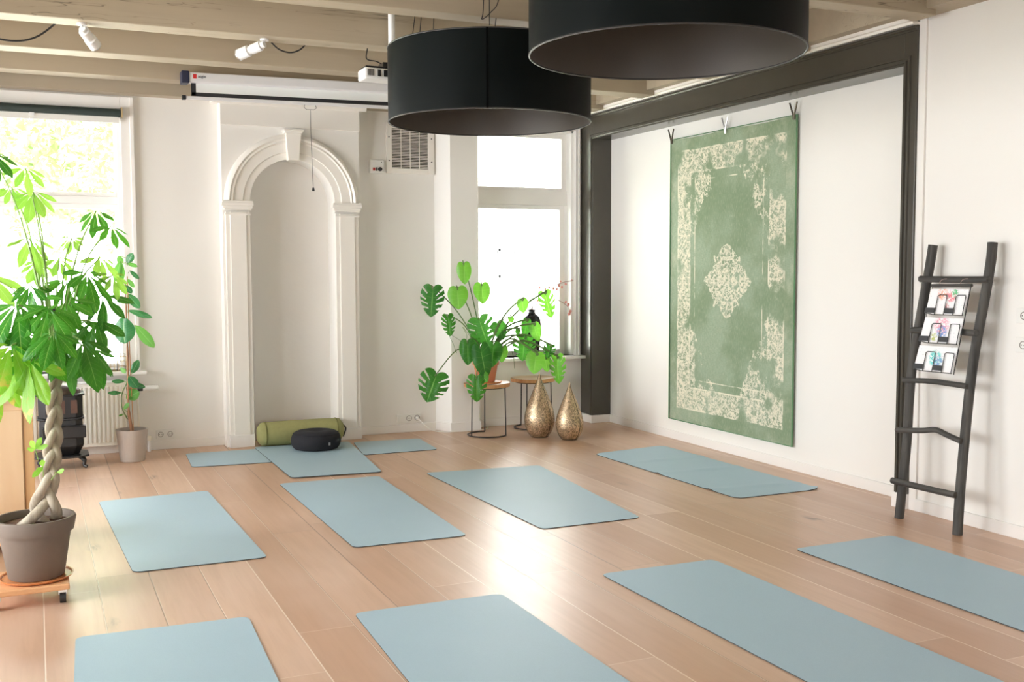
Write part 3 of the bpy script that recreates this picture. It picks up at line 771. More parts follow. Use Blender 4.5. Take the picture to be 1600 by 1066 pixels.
mb = MB(); edge = [(y0, z0), (y1, z0), (y1, z1), (y0, z1)]
mb.tube([Vector((5.043, a, c)) for a, c in edge], .006, 8, closed=True)
mb.build('binding', 'rugedge', t)
for (yy, lab, mt) in ((7.76, 'dark metal clip holding the left corner of the rug', 'steel_dark'), (6.985, 'bright metal clip holding the middle of the rug top', 'steel'), (6.155, 'dark metal clip holding the right corner of the rug', 'steel_dark')):
    if 'steel_dark' not in MT: MT['steel_dark'] = simple('dark_clip_metal', (.09, .075, .05), .35, metal=.7)
    t = thing('rug_clip', lab, 'clip', (5.04, yy, 2.6), 'clips along the top of the rug')
    zt = RZ+1.21
    for s in (-1, 1):
        MB().tube([(5.036, yy+s*.006, zt-.035), (5.033, yy+s*.008, zt+.005), (5.03, yy+s*.042, zt+.09)], [.005, .007, .006], 8).build('jaw', mt, t, smooth=True)
    MB().tube(ring((5.034, yy, zt+.004), .011, 14, 'x'), .003, 6, closed=True).build('spring', 'steel', t)

# ================================================================== YOGA MATS
def mat_mesh(c, label, lift=0):
    # c: four floor corners; order back-left, back-right, front-right, front-left
    P = [Vector((a[0], a[1], 0)) for a in c]; th = .005
    r = .045; out = []
    for i in range(4):
        p, a, d = P[i], (P[i-1]-P[i]).normalized(), (P[(i+1) % 4]-P[i]).normalized()
        for k in range(7):
            t = k/6; q = (p+a*r)*(1-t)**2+2*(p*t*(1-t))+(p+d*r)*t*t; out.append(q)
    ctr = sum(P, Vector())/4; nn = len(out)
    tm = bpy.data.objects
    t = thing('yoga_mat', label, 'yoga mat', ctr, 'blue-grey yoga mats on the floor')
    m = MB()
    vs = [q+Vector((0, 0, .001+lift)) for q in out]+[q+Vector((0, 0, th+lift)) for q in out]
    m.add(vs, [tuple(range(nn, 2*nn))[::-1]]); m.build('top_surface', 'mat', t)
    o = m2 = MB(); m2.add([q*1.0-(q-ctr).normalized()*.0 for q in vs], [tuple(range(nn))]+[(i, nn+i, nn+(i+1) % nn, (i+1) % nn) for i in range(nn)])
    m2.build('dark_underside', 'matedge', t)
    return t
def creased_mat(c, label):
    P = [Vector((a[0], a[1], 0)) for a in c]; ctr = sum(P, Vector())/4
    t = thing('yoga_mat', label, 'yoga mat', ctr, 'blue-grey yoga mats on the floor')
    nu, nv, r = 24, 60, .06; L = (P[0]-P[3]).length; Wd = (P[0]-P[1]).length
    def pt(i, j):
        u, v = i/nu, j/nv
        dx, dy = min(u, 1-u)*Wd, min(v, 1-v)*L
        p = P[0]*(1-u)*(1-v)+P[1]*u*(1-v)+P[2]*u*v+P[3]*(1-u)*v
        if dx < r and dy < r:       # rounded corner
            k = math.hypot(r-dx, r-dy)
            if k > r: p += ((ctr-p).normalized())*(k-r)*1.2
        h = .005
        for vc, a in ((.27, .007), (.52, .009), (.86, .008)): h += a*math.exp(-((v-vc-.04*(u-.5))/.018)**2)*(.4+.6*math.sin(u*5+vc*9)**2)
        h += .012*max(0, 1-(1-u)/.15)*max(0, 1-(1-v)/.06)+.010*max(0, 1-u/.3)*max(0, 1-v/.04)*0
        return p+Vector((0, 0, h))
    m = MB(); vs = [pt(i, j) for j in range(nv+1) for i in range(nu+1)]; w = nu+1
    m.add(vs, [(j*w+i, (j+1)*w+i, (j+1)*w+i+1, j*w+i+1) for j in range(nv) for i in range(nu)]); m.build('top_surface', 'mat', t, smooth='all')
    rim = [pt(i, 0) for i in range(nu)]+[pt(nu, j) for j in range(nv)]+[pt(i, nv) for i in range(nu, 0, -1)]+[pt(0, j) for j in range(nv, 0, -1)]
    n = len(rim); lo = [Vector((p.x, p.y, max(.001, p.z-.005))) for p in rim]
    MB().add(lo+rim, [(k, (k+1) % n, n+(k+1) % n, n+k) for k in range(n)]).build('dark_underside', 'matedge', t)
    return t
Fz = lambda *p: [at_z(*q) for q in p]
def rectmat(x0, x1, y0, y1, rot=0, skew=0):
    return [(x0+rot*(y1-y0), y1), (x1+rot*(y1-y0), y1+skew), (x1, y0+skew), (x0, y0)]
mat_mesh(Fz((154, 785), (324, 768), (418, 872), (208, 896)), 'blue-grey yoga mat nearest to the potted braided tree')
mat_mesh(Fz((436, 757), (592, 745), (730, 838), (553, 857)), 'blue-grey yoga mat directly in front of the mat with the black cushion')
mat_mesh(Fz((665, 740), (842, 728), (1001, 810), (847, 828)), 'blue-grey yoga mat in mid-floor in line with the stools')
creased_mat(Fz((928, 710), (1035, 697), (1284, 765), (1152, 780)), 'creased blue-grey yoga mat alongside the wall with the green rug')
mat_mesh(Fz((118, 998), (388, 965), (470, 1140), (112, 1175)), 'blue-grey yoga mat cut by the bottom edge at the lower left')
mat_mesh(Fz((553, 960), (783, 929), (1075, 1130), (705, 1150)), 'blue-grey yoga mat cut by the bottom edge at the lower middle')
mat_mesh(Fz((936, 898), (1112, 876), (1560, 1066), (1192, 1107)) if False else [(2.475, 4.415), (3.125, 4.40), (3.14, 2.60), (2.50, 2.60)], 'long blue-grey yoga mat in the right foreground, second from the right')
mat_mesh([(3.635, 4.385), (4.31, 4.38), (4.32, 2.55), (3.66, 2.55)], 'blue-grey yoga mat at the right edge near the foot of the ladder')
mat_mesh(Fz((397, 700.5), (545, 691.5), (597, 739), (435, 749) if False else (455, 748.5)), 'blue-grey yoga mat holding the black cushion in front of the niche', .0042)
mat_mesh(Fz((290, 710), (405, 702.3), (428, 723), (300, 731)), 'blue-grey mat lying crosswise to the left of the cushion mat')
mat_mesh(Fz((552, 692), (655, 686), (684, 703), (568, 712)), 'blue-grey mat lying crosswise to the right of the cushion mat')

# bolster and cushion
bc = Vector((2.03, 8.86, .106)); hl = .335
t = thing('yoga_bolster', 'olive green cylindrical bolster lying in the niche', 'bolster', (bc.x, bc.y, 0))
pts = []; rd = []
for k in range(21):
    s = -1+2*k/20; pts.append(bc+Vector((s*hl, s*.02*0, 0))); rd.append(.104*(1-.05*abs(s)**3))
MB().tube([pts[0]-Vector((.03, 0, 0))]+pts+[pts[-1]+Vector((.03, 0, 0))], [.06]+rd+[.06], 28).build('cover', 'olive', t, smooth='all')
for s in (-1, 1): MB().tube(ring(bc+Vector((s*(hl-.03), 0, 0)), .100, 28, 'x'), .0055, 6, closed=True).build('seam', 'olivedark', t, smooth=True)
MB().tube(curve([bc+Vector((hl+.02, -.02, .05)), bc+Vector((hl+.055, -.02, .01)), bc+Vector((hl+.03, -.03, -.06))], 5), .006, 8).build('carry_strap', 'blackmat', t)
cc = Vector((2.085, 8.545, 0.010))
t = thing('meditation_cushion', 'round black meditation cushion in front of the olive bolster', 'cushion', cc)
prof = [(.001, .0), (.15, 0.0), (.185, .012), (.203, .05), (.203, .09), (.185, .128), (.15, .148), (.1, .152), (.05, .143), (.02, .138), (.001, .137)]
pr = curve([Vector((a, 0, c)) for a, c in prof], 3)
MB().lathe([(max(p.x, .0005), max(p.z, 0)) for p in pr], cc, 40).build('cover', 'cushion', t, smooth='all')
MB().tube([cc+Vector((.185*math.cos(a), .185*math.sin(a), .128)) for a in [2*PI*k/40 for k in range(40)]], .0035, 6, closed=True).build('piping', 'cushion', t, smooth=True)
la = math.radians(-72)
MB().obox(cc+Vector((.205*math.cos(la), .205*math.sin(la), .06)), Vector((-math.sin(la), math.cos(la), 0))*.008, Vector((math.cos(la), math.sin(la), 0))*.001, (0, 0, .012)).build('sewn_tag', simple('grey_tag', (.3, .3, .32), .7), t)

# ================================================================== LADDER
t = thing('wooden_ladder', 'rustic charcoal-stained wooden ladder leaning against the white wall', 'ladder', (4.70, 4.5, 0))
# rails
def lad(px, py, off=0.0):   # point on the leaning plane of the ladder
    d = ROT @ _ray((px, py)); p0 = Vector((4.66-off, 0, 0)); nrm = Vector((1.64, 0, -.17)); o = Vector((0, 0, CAMH))
    dv = Vector(d); tt = (p0-o).dot(nrm)/dv.dot(nrm); return o+dv*tt
railA = [lad(1405, 806), lad(1410, 760), lad(1417, 690), lad(1421, 620), lad(1427, 560), lad(1441, 480), lad(1452, 420), lad(1458, 383)]
railB = [lad(1496, 832), lad(1500, 770), lad(1507, 690), lad(1515, 610), lad(1524, 545), lad(1538, 470), lad(1548, 410), lad(1551, 379)]
railA[0].z = .0; railB[0].z = .0
MB().tube(curve(railA, 4), .027, 16).build('rail', 'ladder', t, smooth=True)
MB().tube(curve(railB, 4), .027, 16).build('rail', 'ladder', t, smooth=True)
for pl, rr in (([(1438, 436), (1490, 437), (1545, 437)], .017), ([(1425, 516), (1475, 517), (1526, 521)], .017),
               ([(1412, 594), (1455, 596), (1485, 600), (1511, 604)], .014), ([(1401, 672), (1440, 673), (1462, 672), (1480, 680), (1502, 690)], .0145),
               ([(1394, 751), (1445, 763), (1493, 774)], .0165)):
    p = [lad(a, c, .035) for a, c in pl]
    MB().tube(curve(p, 5), rr*1.0+.002, 14).build('rung', 'rung', t, smooth=True)
# card rack hanging on the ladder
t = thing('hanging_card_rack', 'black wire card rack hanging from the top rung of the ladder', 'rack', lad(1485, 450, .06))
A, B_, C_, D_ = lad(1457, 448, .075), lad(1517, 448, .075), lad(1490, 586, .075), lad(1429, 580, .075)
def rk(u, v, off=0.0):
    p = A*(1-u)*(1-v)+B_*u*(1-v)+D_*(1-u)*v+C_*u*v; return p+Vector((-off, 0, 0))
MB().tube([rk(-.03, -.01), rk(1.02, -.012)], .010, 8).build('header_bar', 'rung', t, smooth=True)
MB().tube([rk(1.0, 0), rk(1.0, 1)], .003, 6).build('side_wire', 'black', t)
MB().tube([rk(0.0, 0), rk(0.0, 1)], .002, 6).build('side_wire', 'black', t)
for v in (.325, .655, .985):
    v0 = v-.23
    MB().tube([rk(-.03, v-.02, .01), rk(.2, v+.0, .012), rk(.5, v, .012), rk(.98, v, .012)], .0026, 6).build('shelf_wire', 'black', t)
    for u0 in (.24, .72):
        MB().tube([rk(u0, v, .012), rk(u0, v0+.01, .012), rk(u0+.04, v0, .012), rk(u0+.22, v0, .012), rk(u0+.24, v0+.02, .012), rk(u0+.24, v, .012)], .0024, 6).build('card_loop', 'black', t)
    for u0 in (-.02, .48):
        P = [rk(u0, v-.08, .014), rk(u0+.25, v-.08, .014), rk(u0+.25, v-.02, .014), rk(u0, v-.02, .014)]
        q = Vector((-.002, 0, 0)); MB().add(P+[p+q for p in P], [(0, 1, 2, 3), (7, 6, 5, 4), (0, 4, 5, 1), (1, 5, 6, 2), (2, 6, 7, 3), (3, 7, 4, 0)]).build('clip_strip', 'blackmat', t)
for u0 in (.2, .75):
    MB().tube(curve([rk(u0-.05, -.01), rk(u0+.02, -.08, .0), rk(u0+.12, -.09, -.05)], 4), .0015, 5).build('hanging_string', 'twig', t)
pats = [('orange and pink', [(.035, .045, .03, (.9, .35, .2)), (-.025, .03, .028, (.85, .2, .25)), (.0, -.03, .015, (.6, .05, .05)), (-.05, .05, .02, (.1, .5, .2))]),
        ('pink and blue', [(.0, .03, .045, (.9, .35, .45)), (-.005, -.01, .03, (.15, .3, .65)), (.05, -.04, .02, (.45, .5, .1))]),
        ('turquoise', [(.0, .0, .04, (.1, .65, .6)), (-.02, -.02, .03, (.2, .35, .6))])]
for i, (nm, cols) in enumerate(pats):
    v0, v1 = .03+i*.33, .315+i*.33
    P = [rk(.0, v0, .004), rk(.99, v0, .004), rk(.97, v1, .004), rk(-.03, v1, .004)]
    c0 = sum(P, Vector())/4; q = Vector((.002, 0, 0))
    MT['paper%d' % i] = paper('painted_paper', i+1., cols)
    o = MB().add(P+[p+q for p in P], [(0, 1, 2, 3), (7, 6, 5, 4), (0, 4, 5, 1), (1, 5, 6, 2), (2, 6, 7, 3), (3, 7, 4, 0)]).build('painted_card', 'paper%d' % i, origin=c0)
    tag(o, 'white card with %s paint marks, %s of three in the rack' % (nm, ('topmost', 'middle', 'lowest')[i]), 'card', 'painted cards in the rack')

# ================================================================== STOOLS, LANTERNS, VASE
def stool(cx, cy, zt, label, a0):
    t = thing('side_stool', label, 'stool', (cx, cy, 0), 'log-slice stools under the right window')
    R = .205; m = MB(); n = 40; lo, hi = [], []
    rr = [R*(1+.035*math.sin(3*k*2*PI/n+1)+.02*math.sin(7*k*2*PI/n)) for k in range(n)]
    for k in range(n):
        th = 2*PI*k/n; lo.append((cx+rr[k]*math.cos(th), cy+rr[k]*math.sin(th)*.92, zt-.035)); hi.append((cx+rr[k]*1.02*math.cos(th), cy+rr[k]*1.02*math.sin(th)*.92, zt))
    top = MB().add(lo+hi, [tuple(range(n))[::-1], tuple(range(n, 2*n))]).build('seat', 'slab', t)
    MB().add([((x-cx)*1.012+cx, (y-cy)*1.012+cy, z) for x, y, z in lo]+[((x-cx)*1.012+cx, (y-cy)*1.012+cy, z-.003) for x, y, z in hi], [(i, (i+1) % n, n+(i+1) % n, n+i) for i in range(n)]).build('bark_edge', 'bark', top, smooth='all')
    rl = .178; ends = []
    for k in range(3):
        th = a0+k*2*PI/3*1.0; p = Vector((cx+rl*math.cos(th), cy+rl*math.sin(th), 0)); ends.append(th)
        MB().tube([p+Vector((0, 0, .006)), Vector((cx+(rl-.008)*math.cos(th), cy+(rl-.008)*math.sin(th), zt-.034))], .0055, 8).build('leg', 'black', t)
    MB().tube(ring((cx, cy, .007), rl, 40, 'z', ends[0], ends[0]+4*PI/3, True), .006, 8).build('base_ring', 'black', t)
    MB().tube(ring((cx, cy, zt-.040), rl-.01, 40), .005, 8, closed=True).build('top_ring', 'black', t)
    return t
SP = at_z(765, 675); 
stool(3.665, 8.62, .475, 'wooden-topped wire stool carrying the big split-leaf plant', math.radians(75))
stool(4.225, 8.84, .475, 'wooden-topped wire stool behind the brass drop lanterns', math.radians(105))

def lantern(cx, cy, R, H, label):
    t = thing('drop_lantern', label, 'lantern', (cx, cy, 0), 'brass drop lanterns')
    pts = [(.52, 0), (.55, .01), (.78, .08), (.95, .19), (1., .28), (.96, .37), (.82, .5), (.60, .64), (.38, .77), (.2, .88), (.1, .95), (.07, .985), (.03, 1.0)]
    pr = curve([Vector((a*R, 0, c*H)) for a, c in pts], 3)
    MB().lathe([(max(p.x, .001), max(p.z, 0)) for p in pr], (cx, cy, 0), 40, True, False).build('body', 'pierced', t, smooth='all')
    for k in range(3):
        th = math.radians(-70+k*120)
        MB().tube([(cx+(p.x+.001)*math.cos(th), cy+(p.x+.001)*math.sin(th), p.z) for p in pr], .0022, 5).build('seam', 'steel_dark', t)
    MB().tube([(cx, cy, H*.985), (cx, cy, H*1.02)], [.009, .004], 10).build('finial', 'brass', t, smooth=True)
    MB().tube(ring((cx, cy, .005), R*.54, 32), .005, 6, closed=True).build('base_rim', 'steel_dark', t)
lantern(4.05, 8.34, .136, .555, 'larger pierced brass drop lantern, left of the pair')
lantern(4.225, 8.10, .122, .49, 'smaller pierced brass drop lantern, right of the pair')

# black bottle vase with blossom twigs on the right sill
VX, VY, VZ = at_y(831, 556, 9.08).x, 9.08, W2[2]
t = thing('black_vase', 'tall glossy black vase on the right window sill', 'vase', (VX, VY, VZ))
prof = [(.045, 0), (.06, .015), (.075, .08), (.085, .18), (.09, .28), (.088, .34), (.075, .385), (.045, .41), (.034, .425), (.034, .445), (.044, .455), (.036, .455), (.028, .44)]
pr = curve([Vector((a, 0, c)) for a, c in prof], 3)
MB().lathe([(p.x, max(p.z, 0)) for p in pr], (VX, VY, VZ), 36, True, False).build('body', 'vaseblack', t, smooth='all')
t = thing('blossom_branch', 'pale twigs with pink blossoms standing in the black vase', 'branch', (VX, VY, VZ+.30))
tw = [[(829, 488), (828, 470), (845, 455), (875, 443), (896, 438)], [(832, 488), (845, 468), (868, 468), (886, 478), (891, 490)], [(829, 488), (826, 460), (822, 436)], [(830, 488), (832, 462), (829, 433)], [(828, 488), (820, 465), (814, 440)]]
for i, q in enumerate(tw):
    p = [Vector((VX, VY, VZ+.30))]+[at_y(a, c, 9.08+.02*k*(1 if i % 2 else -1)) for k, (a, c) in enumerate(q)]
    p[1] = Vector((VX+(i-2)*.006, VY, VZ+.46))
    MB().tube(curve(p, 4), [.004]*(len(p)*4-3), 6).build('twig', 'twig', t)
rs = random.Random(3)
for (a, c, r) in [(842, 462, .014), (848, 457, .012), (840, 470, .012), (858, 449, .012), (865, 451, .014), (873, 446, .014), (878, 449, .012), (884, 444, .010), (893, 438, .008), (852, 452, .012), (884, 472, .012), (888, 476, .014), (891, 487, .016), (889, 491, .014), (870, 452, .012), (838, 476, .010), (876, 440, .009), (843, 450, .011)]:
    p = at_y(a, c, 9.08+rs.uniform(-.02, .02)); m = MB()
    for k in range(5):
        th = 2*PI*k/5+rs.random(); m.sphere(p+Vector((math.cos(th), rs.uniform(-.4, .4), math.sin(th)))*r*.6, r*.62, 6, (1, .5, 1))
    m.build('blossom', 'pinkpetal', t, smooth='all')

# gold wire basket on the left sill
t = thing('wire_basket', 'low gold wire basket on the left window sill', 'basket', (.46, 9.07, W1[2]))
m = MB(); bx0, bx1, by0, by1, bz = .30, .655, 9.03, 9.12, W1[2]
for k in range(13):
    x = bx0+(bx1-bx0)*k/12
    m.tube([(x, by0, bz+.004), (x, by0, bz+.12)], .0018, 5); m.tube([(x, by1, bz+.004), (x, by1, bz+.12)], .0018, 5)
for z in (.006, .04, .08, .12):
    m.tube([(bx0, by0, bz+z), (bx1, by0, bz+z), (bx1, by1, bz+z), (bx0, by1, bz+z)], .0022, 5, closed=True)
m.build('wire_mesh', 'brass', t)
MB().tube([(.585, by0-.004, bz+.01), (.585, by0-.004, bz+.145), (.645, by0-.004, bz+.145), (.645, by0-.004, bz+.01)], .003, 5, closed=True).build('hasp', 'steel_dark', t)

# ================================================================== LEAVES
HEART = [(0, 0), (.16, -.10), (.46, -.145), (.78, -.07), (.97, .12), (1.0, .33), (.88, .54), (.64, .74), (.33, .90), (0, 1.0)]
def _edge(kind, n):
    if kind in ('heart', 'split'):
        c = curve([Vector((x, 0, y)) for x, y in HEART], 6); c[0].x = 0
        return [(max(0, c[min(len(c)-1, int(round(i/n*(len(c)-1))))].x), c[min(len(c)-1, int(round(i/n*(len(c)-1))))].z) for i in range(n+1)]
    out = []
    for i in range(n+1):
        t = i/n
        if kind == 'money': w = math.sin(PI*t**1.3)**.8 if 0 < t < 1 else 0
        else: w = math.sin(PI*t)**.62 if 0 < t < 1 else 0
        out.append((w, min(1.0, t+.06*w*(1-t))))
    return out
def leaf_mesh(m, base, tip, width, nrm, kind='oval', droop=.15, fold=.12, rnd=random, nt=18, ns=4):
    base, tip = Vector(base), Vector(tip); Y = tip-base; L = Y.length; Y.normalize()
    Z = Vector(nrm); Z = (Z-Y*Z.dot(Y)).normalized(); X = Y.cross(Z)
    w = width/2; seed = rnd.random(); gaps = [[], []]
    if kind in ('heart', 'split'): nt = 54
    if kind == 'split':
        ns = 6
        for g_ in gaps:
            for k in range(4): g_.append((.37+k*.125+rnd.uniform(-.02, .02), (.017 if k else .013)+.008*rnd.random(), .34+.14*rnd.random()))
    E_ = _edge(kind, nt)
    for si, s in enumerate((-1, 1)):
        idx = {}; vs = []; uvs = []
        for i in range(nt+1):
            t = i/nt; ex, ey = E_[i]
            ry = t if kind not in ('heart', 'split') else max(0., (t-.05)/.95)
            for j in range(ns+1):
                a = j/ns; xx = s*a*ex*w; yy = (ry+(ey-ry)*a**1.2)*L
                zz = fold*abs(xx)-droop*(yy/L)**2*L-.35*xx*xx/max(w, .01)+.012*L*math.sin(t*11+seed*9)*a
                idx[(i, j)] = len(vs); vs.append(base+X*xx+Y*yy+Z*zz); uvs.append((s*a, t))
        fs = []
        for i in range(nt):
            t = (i+.5)/nt
            for j in range(ns):
                a = (j+.5)/ns
                if kind == 'split' and any(abs(t-c) < hw*(.35+.8*a) and a > a0 for c, hw, a0 in gaps[si]): continue
                q = (idx[(i, j)], idx[(i, j+1)], idx[(i+1, j+1)], idx[(i+1, j)])
                fs.append(q if s > 0 else q[::-1])
        m.add(vs, fs, uvs)
    return m

# --- big split-leaf plant on the stool
t = thing('monstera_plant', 'large split-leaf plant in a terracotta pot on the left stool', 'plant', (3.65, 8.62, .475))
px_, py_ = 3.65, 8.62
MB().lathe([(.078, 0), (.082, .004), (.108, .15), (.118, .15), (.120, .19), (.108, .19), (.105, .165), (.0005, .165)], (px_, py_, .487), 32, True).build('pot', 'terra', t, smooth=True)
MB().lathe([(.13, 0), (.135, .012), (.128, .012), (.0005, .004)], (px_+.01, py_, .476), 32, True).build('saucer', 'saucer', t, smooth=True)
MB().lathe([(.104, 0), (.06, .008), (.0005, .012)], (px_, py_, .648), 24).build('soil', 'soil', t, smooth=True)
crown = Vector((3.65, 8.62, .68))
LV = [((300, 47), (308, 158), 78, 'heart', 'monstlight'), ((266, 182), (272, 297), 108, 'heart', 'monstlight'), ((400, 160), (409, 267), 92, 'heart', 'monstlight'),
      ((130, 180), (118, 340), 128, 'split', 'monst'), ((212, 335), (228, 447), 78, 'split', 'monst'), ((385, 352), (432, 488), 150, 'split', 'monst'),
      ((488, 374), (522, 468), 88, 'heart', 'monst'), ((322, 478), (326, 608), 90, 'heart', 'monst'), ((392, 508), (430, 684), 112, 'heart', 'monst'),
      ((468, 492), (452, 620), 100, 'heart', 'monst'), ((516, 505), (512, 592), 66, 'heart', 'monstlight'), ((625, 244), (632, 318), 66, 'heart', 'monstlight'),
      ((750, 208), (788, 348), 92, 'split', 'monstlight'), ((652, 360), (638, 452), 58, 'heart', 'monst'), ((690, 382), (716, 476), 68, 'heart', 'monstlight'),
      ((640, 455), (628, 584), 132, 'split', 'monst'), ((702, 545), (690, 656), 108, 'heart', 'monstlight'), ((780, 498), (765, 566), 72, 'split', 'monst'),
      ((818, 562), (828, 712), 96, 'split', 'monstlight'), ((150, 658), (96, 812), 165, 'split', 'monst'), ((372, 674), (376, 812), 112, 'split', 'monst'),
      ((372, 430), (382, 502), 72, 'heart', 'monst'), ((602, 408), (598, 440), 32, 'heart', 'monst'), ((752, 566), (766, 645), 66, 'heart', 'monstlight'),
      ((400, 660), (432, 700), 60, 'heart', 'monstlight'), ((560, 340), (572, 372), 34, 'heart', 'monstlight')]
rl = random.Random(11)
for i, (n0, t0, wpx, kind, mt) in enumerate(LV):
    yy = 8.52+rl.uniform(-.16, .10)
    if i in (8, 20, 24): yy = 8.36
    if i == 19: yy = 8.5
    a = at_y(640+n0[0]/3.554, 400+n0[1]/3.554, yy); c = at_y(640+t0[0]/3.554, 400+t0[1]/3.554, yy-.03)
    nrm = Vector((-.41+rl.uniform(-.35, .35), -.9, .25+rl.uniform(-.15, .35)))
    m = MB(); leaf_mesh(m, a, c, wpx/3.554/172, nrm, kind, .08, .22, rl)
    m.build('leaf', mt, t, smooth='all')
    mid = crown.lerp(a, .5)+Vector((0, .03, .10 if a.z > .8 else .16))
    cr = crown+Vector((rl.uniform(-.03, .03), rl.uniform(-.03, .03), -.02))
    MB().tube(curve([cr, mid, a+(a-c).normalized()*.012, a+(c-a).normalized()*.01], 7), .009 if a.x > 3.85 else .005, 8).build('stalk', 'stem', t, smooth=True)
for q in ([(232, 440), (243, 490), (262, 540)], [(540, 480), (575, 560), (582, 625)], [(300, 400), (318, 440), (312, 475)]):
    MB().tube(curve([crown+Vector((0, 0, .02))]+[at_y(640+a/3.554, 400+c/3.554, 8.55) for a, c in q], 5), .0018, 5).build('aerial_root', 'stem', t)

# --- rubber plant
RX, RYY = .655, 8.66
t = thing('rubber_plant', 'slim rubber plant in a tapered taupe pot before the radiator', 'plant', (RX, RYY, 0))
MB().lathe([(.088, 0), (.092, .004), (.121, .245), (.121, .25), (.112, .25), (.110, .22), (.0005, .22)], (RX, RYY, 0), 36, True).build('pot', 'greypot', t, smooth=True)
MB().lathe([(.108, 0), (.05, .006), (.0005, .01)], (RX, RYY, .222), 24).build('soil', 'soil', t, smooth=True)
Pr = lambda a, c, d=0.: at_y(a, c, RYY+d)
MB().tube(curve([Vector((RX, RYY, .225)), Pr(201, 640), Pr(200, 590), Pr(199, 540), Pr(197, 480), Pr(196, 440)], 6), [.013]*6+[.0085]*12+[.006]*7+[.0035]*6, 10).build('stem', 'stembrown', t, smooth=True)
MB().tube(curve([Pr(199, 655), Pr(191, 638), Pr(190, 618), Pr(196, 603), Pr(200, 596)], 5), .004, 7).build('side_stem', 'stem', t, smooth=True)
MB().tube([Vector((RX+.012, RYY+.01, .225)), Pr(203, 560, .01), Pr(199, 432, .01)], .0035, 8).build('support_stake', 'bark', t)
RL = [((198, 411), (207, 396), 13, 0), ((198, 411), (215, 416), 7, 1), ((203, 423), (217, 436), 7, 0), ((199, 436), (210, 449), 7, 1), ((196, 446), (206, 458), 9, 0), ((199, 459), (218, 482), 14, 0),
      ((200, 485), (238, 496), 10, 0), ((195, 466), (183, 471), 10, 0), ((193, 495), (193, 537), 35, 0), ((211, 508), (242, 543), 17, 1), ((206, 584), (216, 563), 12, 0), ((201, 588), (215, 606), 15, 0),
      ((204, 600), (227, 605), 9, 0), ((195, 596), (175, 596), 7, 0), ((190, 614), (169, 614), 7, 0), ((197, 622), (217, 612), 19, 1), ((203, 604), (214, 600), 10, 0), ((193, 640), (201, 630), 7, 1), ((192, 647), (186, 650), 4, 1),
      ((186, 400), (190, 412), 10, 1), ((188, 408), (180, 440), 14, 1), ((190, 410), (186, 445), 13, 1), ((188, 575), (196, 583), 7, 1)]
for (n0, t0, wpx, k) in RL:
    dd = rl.uniform(-.05, .05); a = Pr(*n0, dd); c = Pr(*t0, dd-.03)
    m = MB(); leaf_mesh(m, a, c, wpx/200, Vector((-.2+rl.uniform(-.4, .4), -.9, .3)), 'oval', .1, .2, rl, 14, 3)
    m.build('leaf', 'rubberlight' if k else 'rubber', t, smooth='all')
    zz = min(max(a.z, .5), 1.36); st = Pr(199.5, 421+0, 0); 
    sx = Pr(200, (n0[1]+4), 0)
    if (Vector((sx.x, sx.y, sx.z))-a).length < .12: MB().tube([sx, a, a+(c-a).normalized()*.01], .0022, 6).build('leaf_stalk', 'stemgreen', t)

# --- money tree on a dolly
MX, MY = -.035, 5.21
t = thing('plant_dolly', 'wooden plant dolly on black casters under the large tree pot', 'dolly', (MX, MY, 0))
MB().box(MX-.19, MX+.135, MY-.17, MY+.17, .062, .09).build('board', 'dollywood', t, bevel=.006)
for sx in (-.165, .105):
    for sy in (-.14, .14):
        w = MB().tube([(MX+sx-.013, MY+sy, .026), (MX+sx+.013, MY+sy, .026)], .026, 20).build('caster_wheel', 'blackmat', t, smooth=True)
        MB().box(MX+sx-.018, MX+sx+.018, MY+sy-.012, MY+sy+.012, .04, .062).build('caster_fork', 'steel', t)
o = MB().lathe([(.125, 0), (.152, .005), (.158, .014), (.152, .014), (.147, .008), (.0005, .007)], (MX, MY, .0905), 40, True).build('plant_saucer', 'saucer', origin=(MX, MY, .0905), smooth=True)
tag(o, 'round orange saucer between the wooden dolly and the tree pot', 'saucer')
t = thing('money_tree', 'tall braided-trunk tree in a large grey-brown pot at the left edge', 'plant', (MX, MY, .1))
PH = .275
MB().lathe([(.115, 0), (.12, .005), (.152, PH-.068), (.165, PH-.066), (.176, PH-.01), (.171, PH), (.160, PH), (.155, PH-.035), (.0005, PH-.035)], (MX, MY, .1), 48, True).build('pot', 'claypot', t, smooth=True)
MB().lathe([(.154, 0), (.1, .008), (.0005, .012)], (MX, MY, .1+PH-.034), 32).build('soil', 'soil', t, smooth=True)
Pm = lambda a, c, d=0.: at_y(a, c, MY+d)
axis = curve([Pm(62, 824), Pm(74, 765), Pm(80, 720), Pm(84, 680), Pm(85, 640), Pm(86, 605), Pm(88, 570)], 8)
K = len(axis)
for s in range(3):
    pts = []; rd = []
    for i, p in enumerate(axis):
        f = i/(K-1); th = s*2*PI/3+f*15.0+.6
        A_ = .030*(1-.45*f)+.055*max(0, 1-f*5.5)**1.5
        pts.append(p+Vector((math.sin(th)*A_, math.sin(2*th)*A_*.55-.01*math.cos(th), 0))); rd.append(.0225*(1-.42*f)+.004*max(0, 1-f*6))
    pts = curve(pts, 3); rd = [rd[min(len(rd)-1, k//3)] for k in range(len(pts))]
    MB().tube(pts, rd, 14).build('trunk_strand', 'trunk', t, smooth='all')
top = axis[-1]
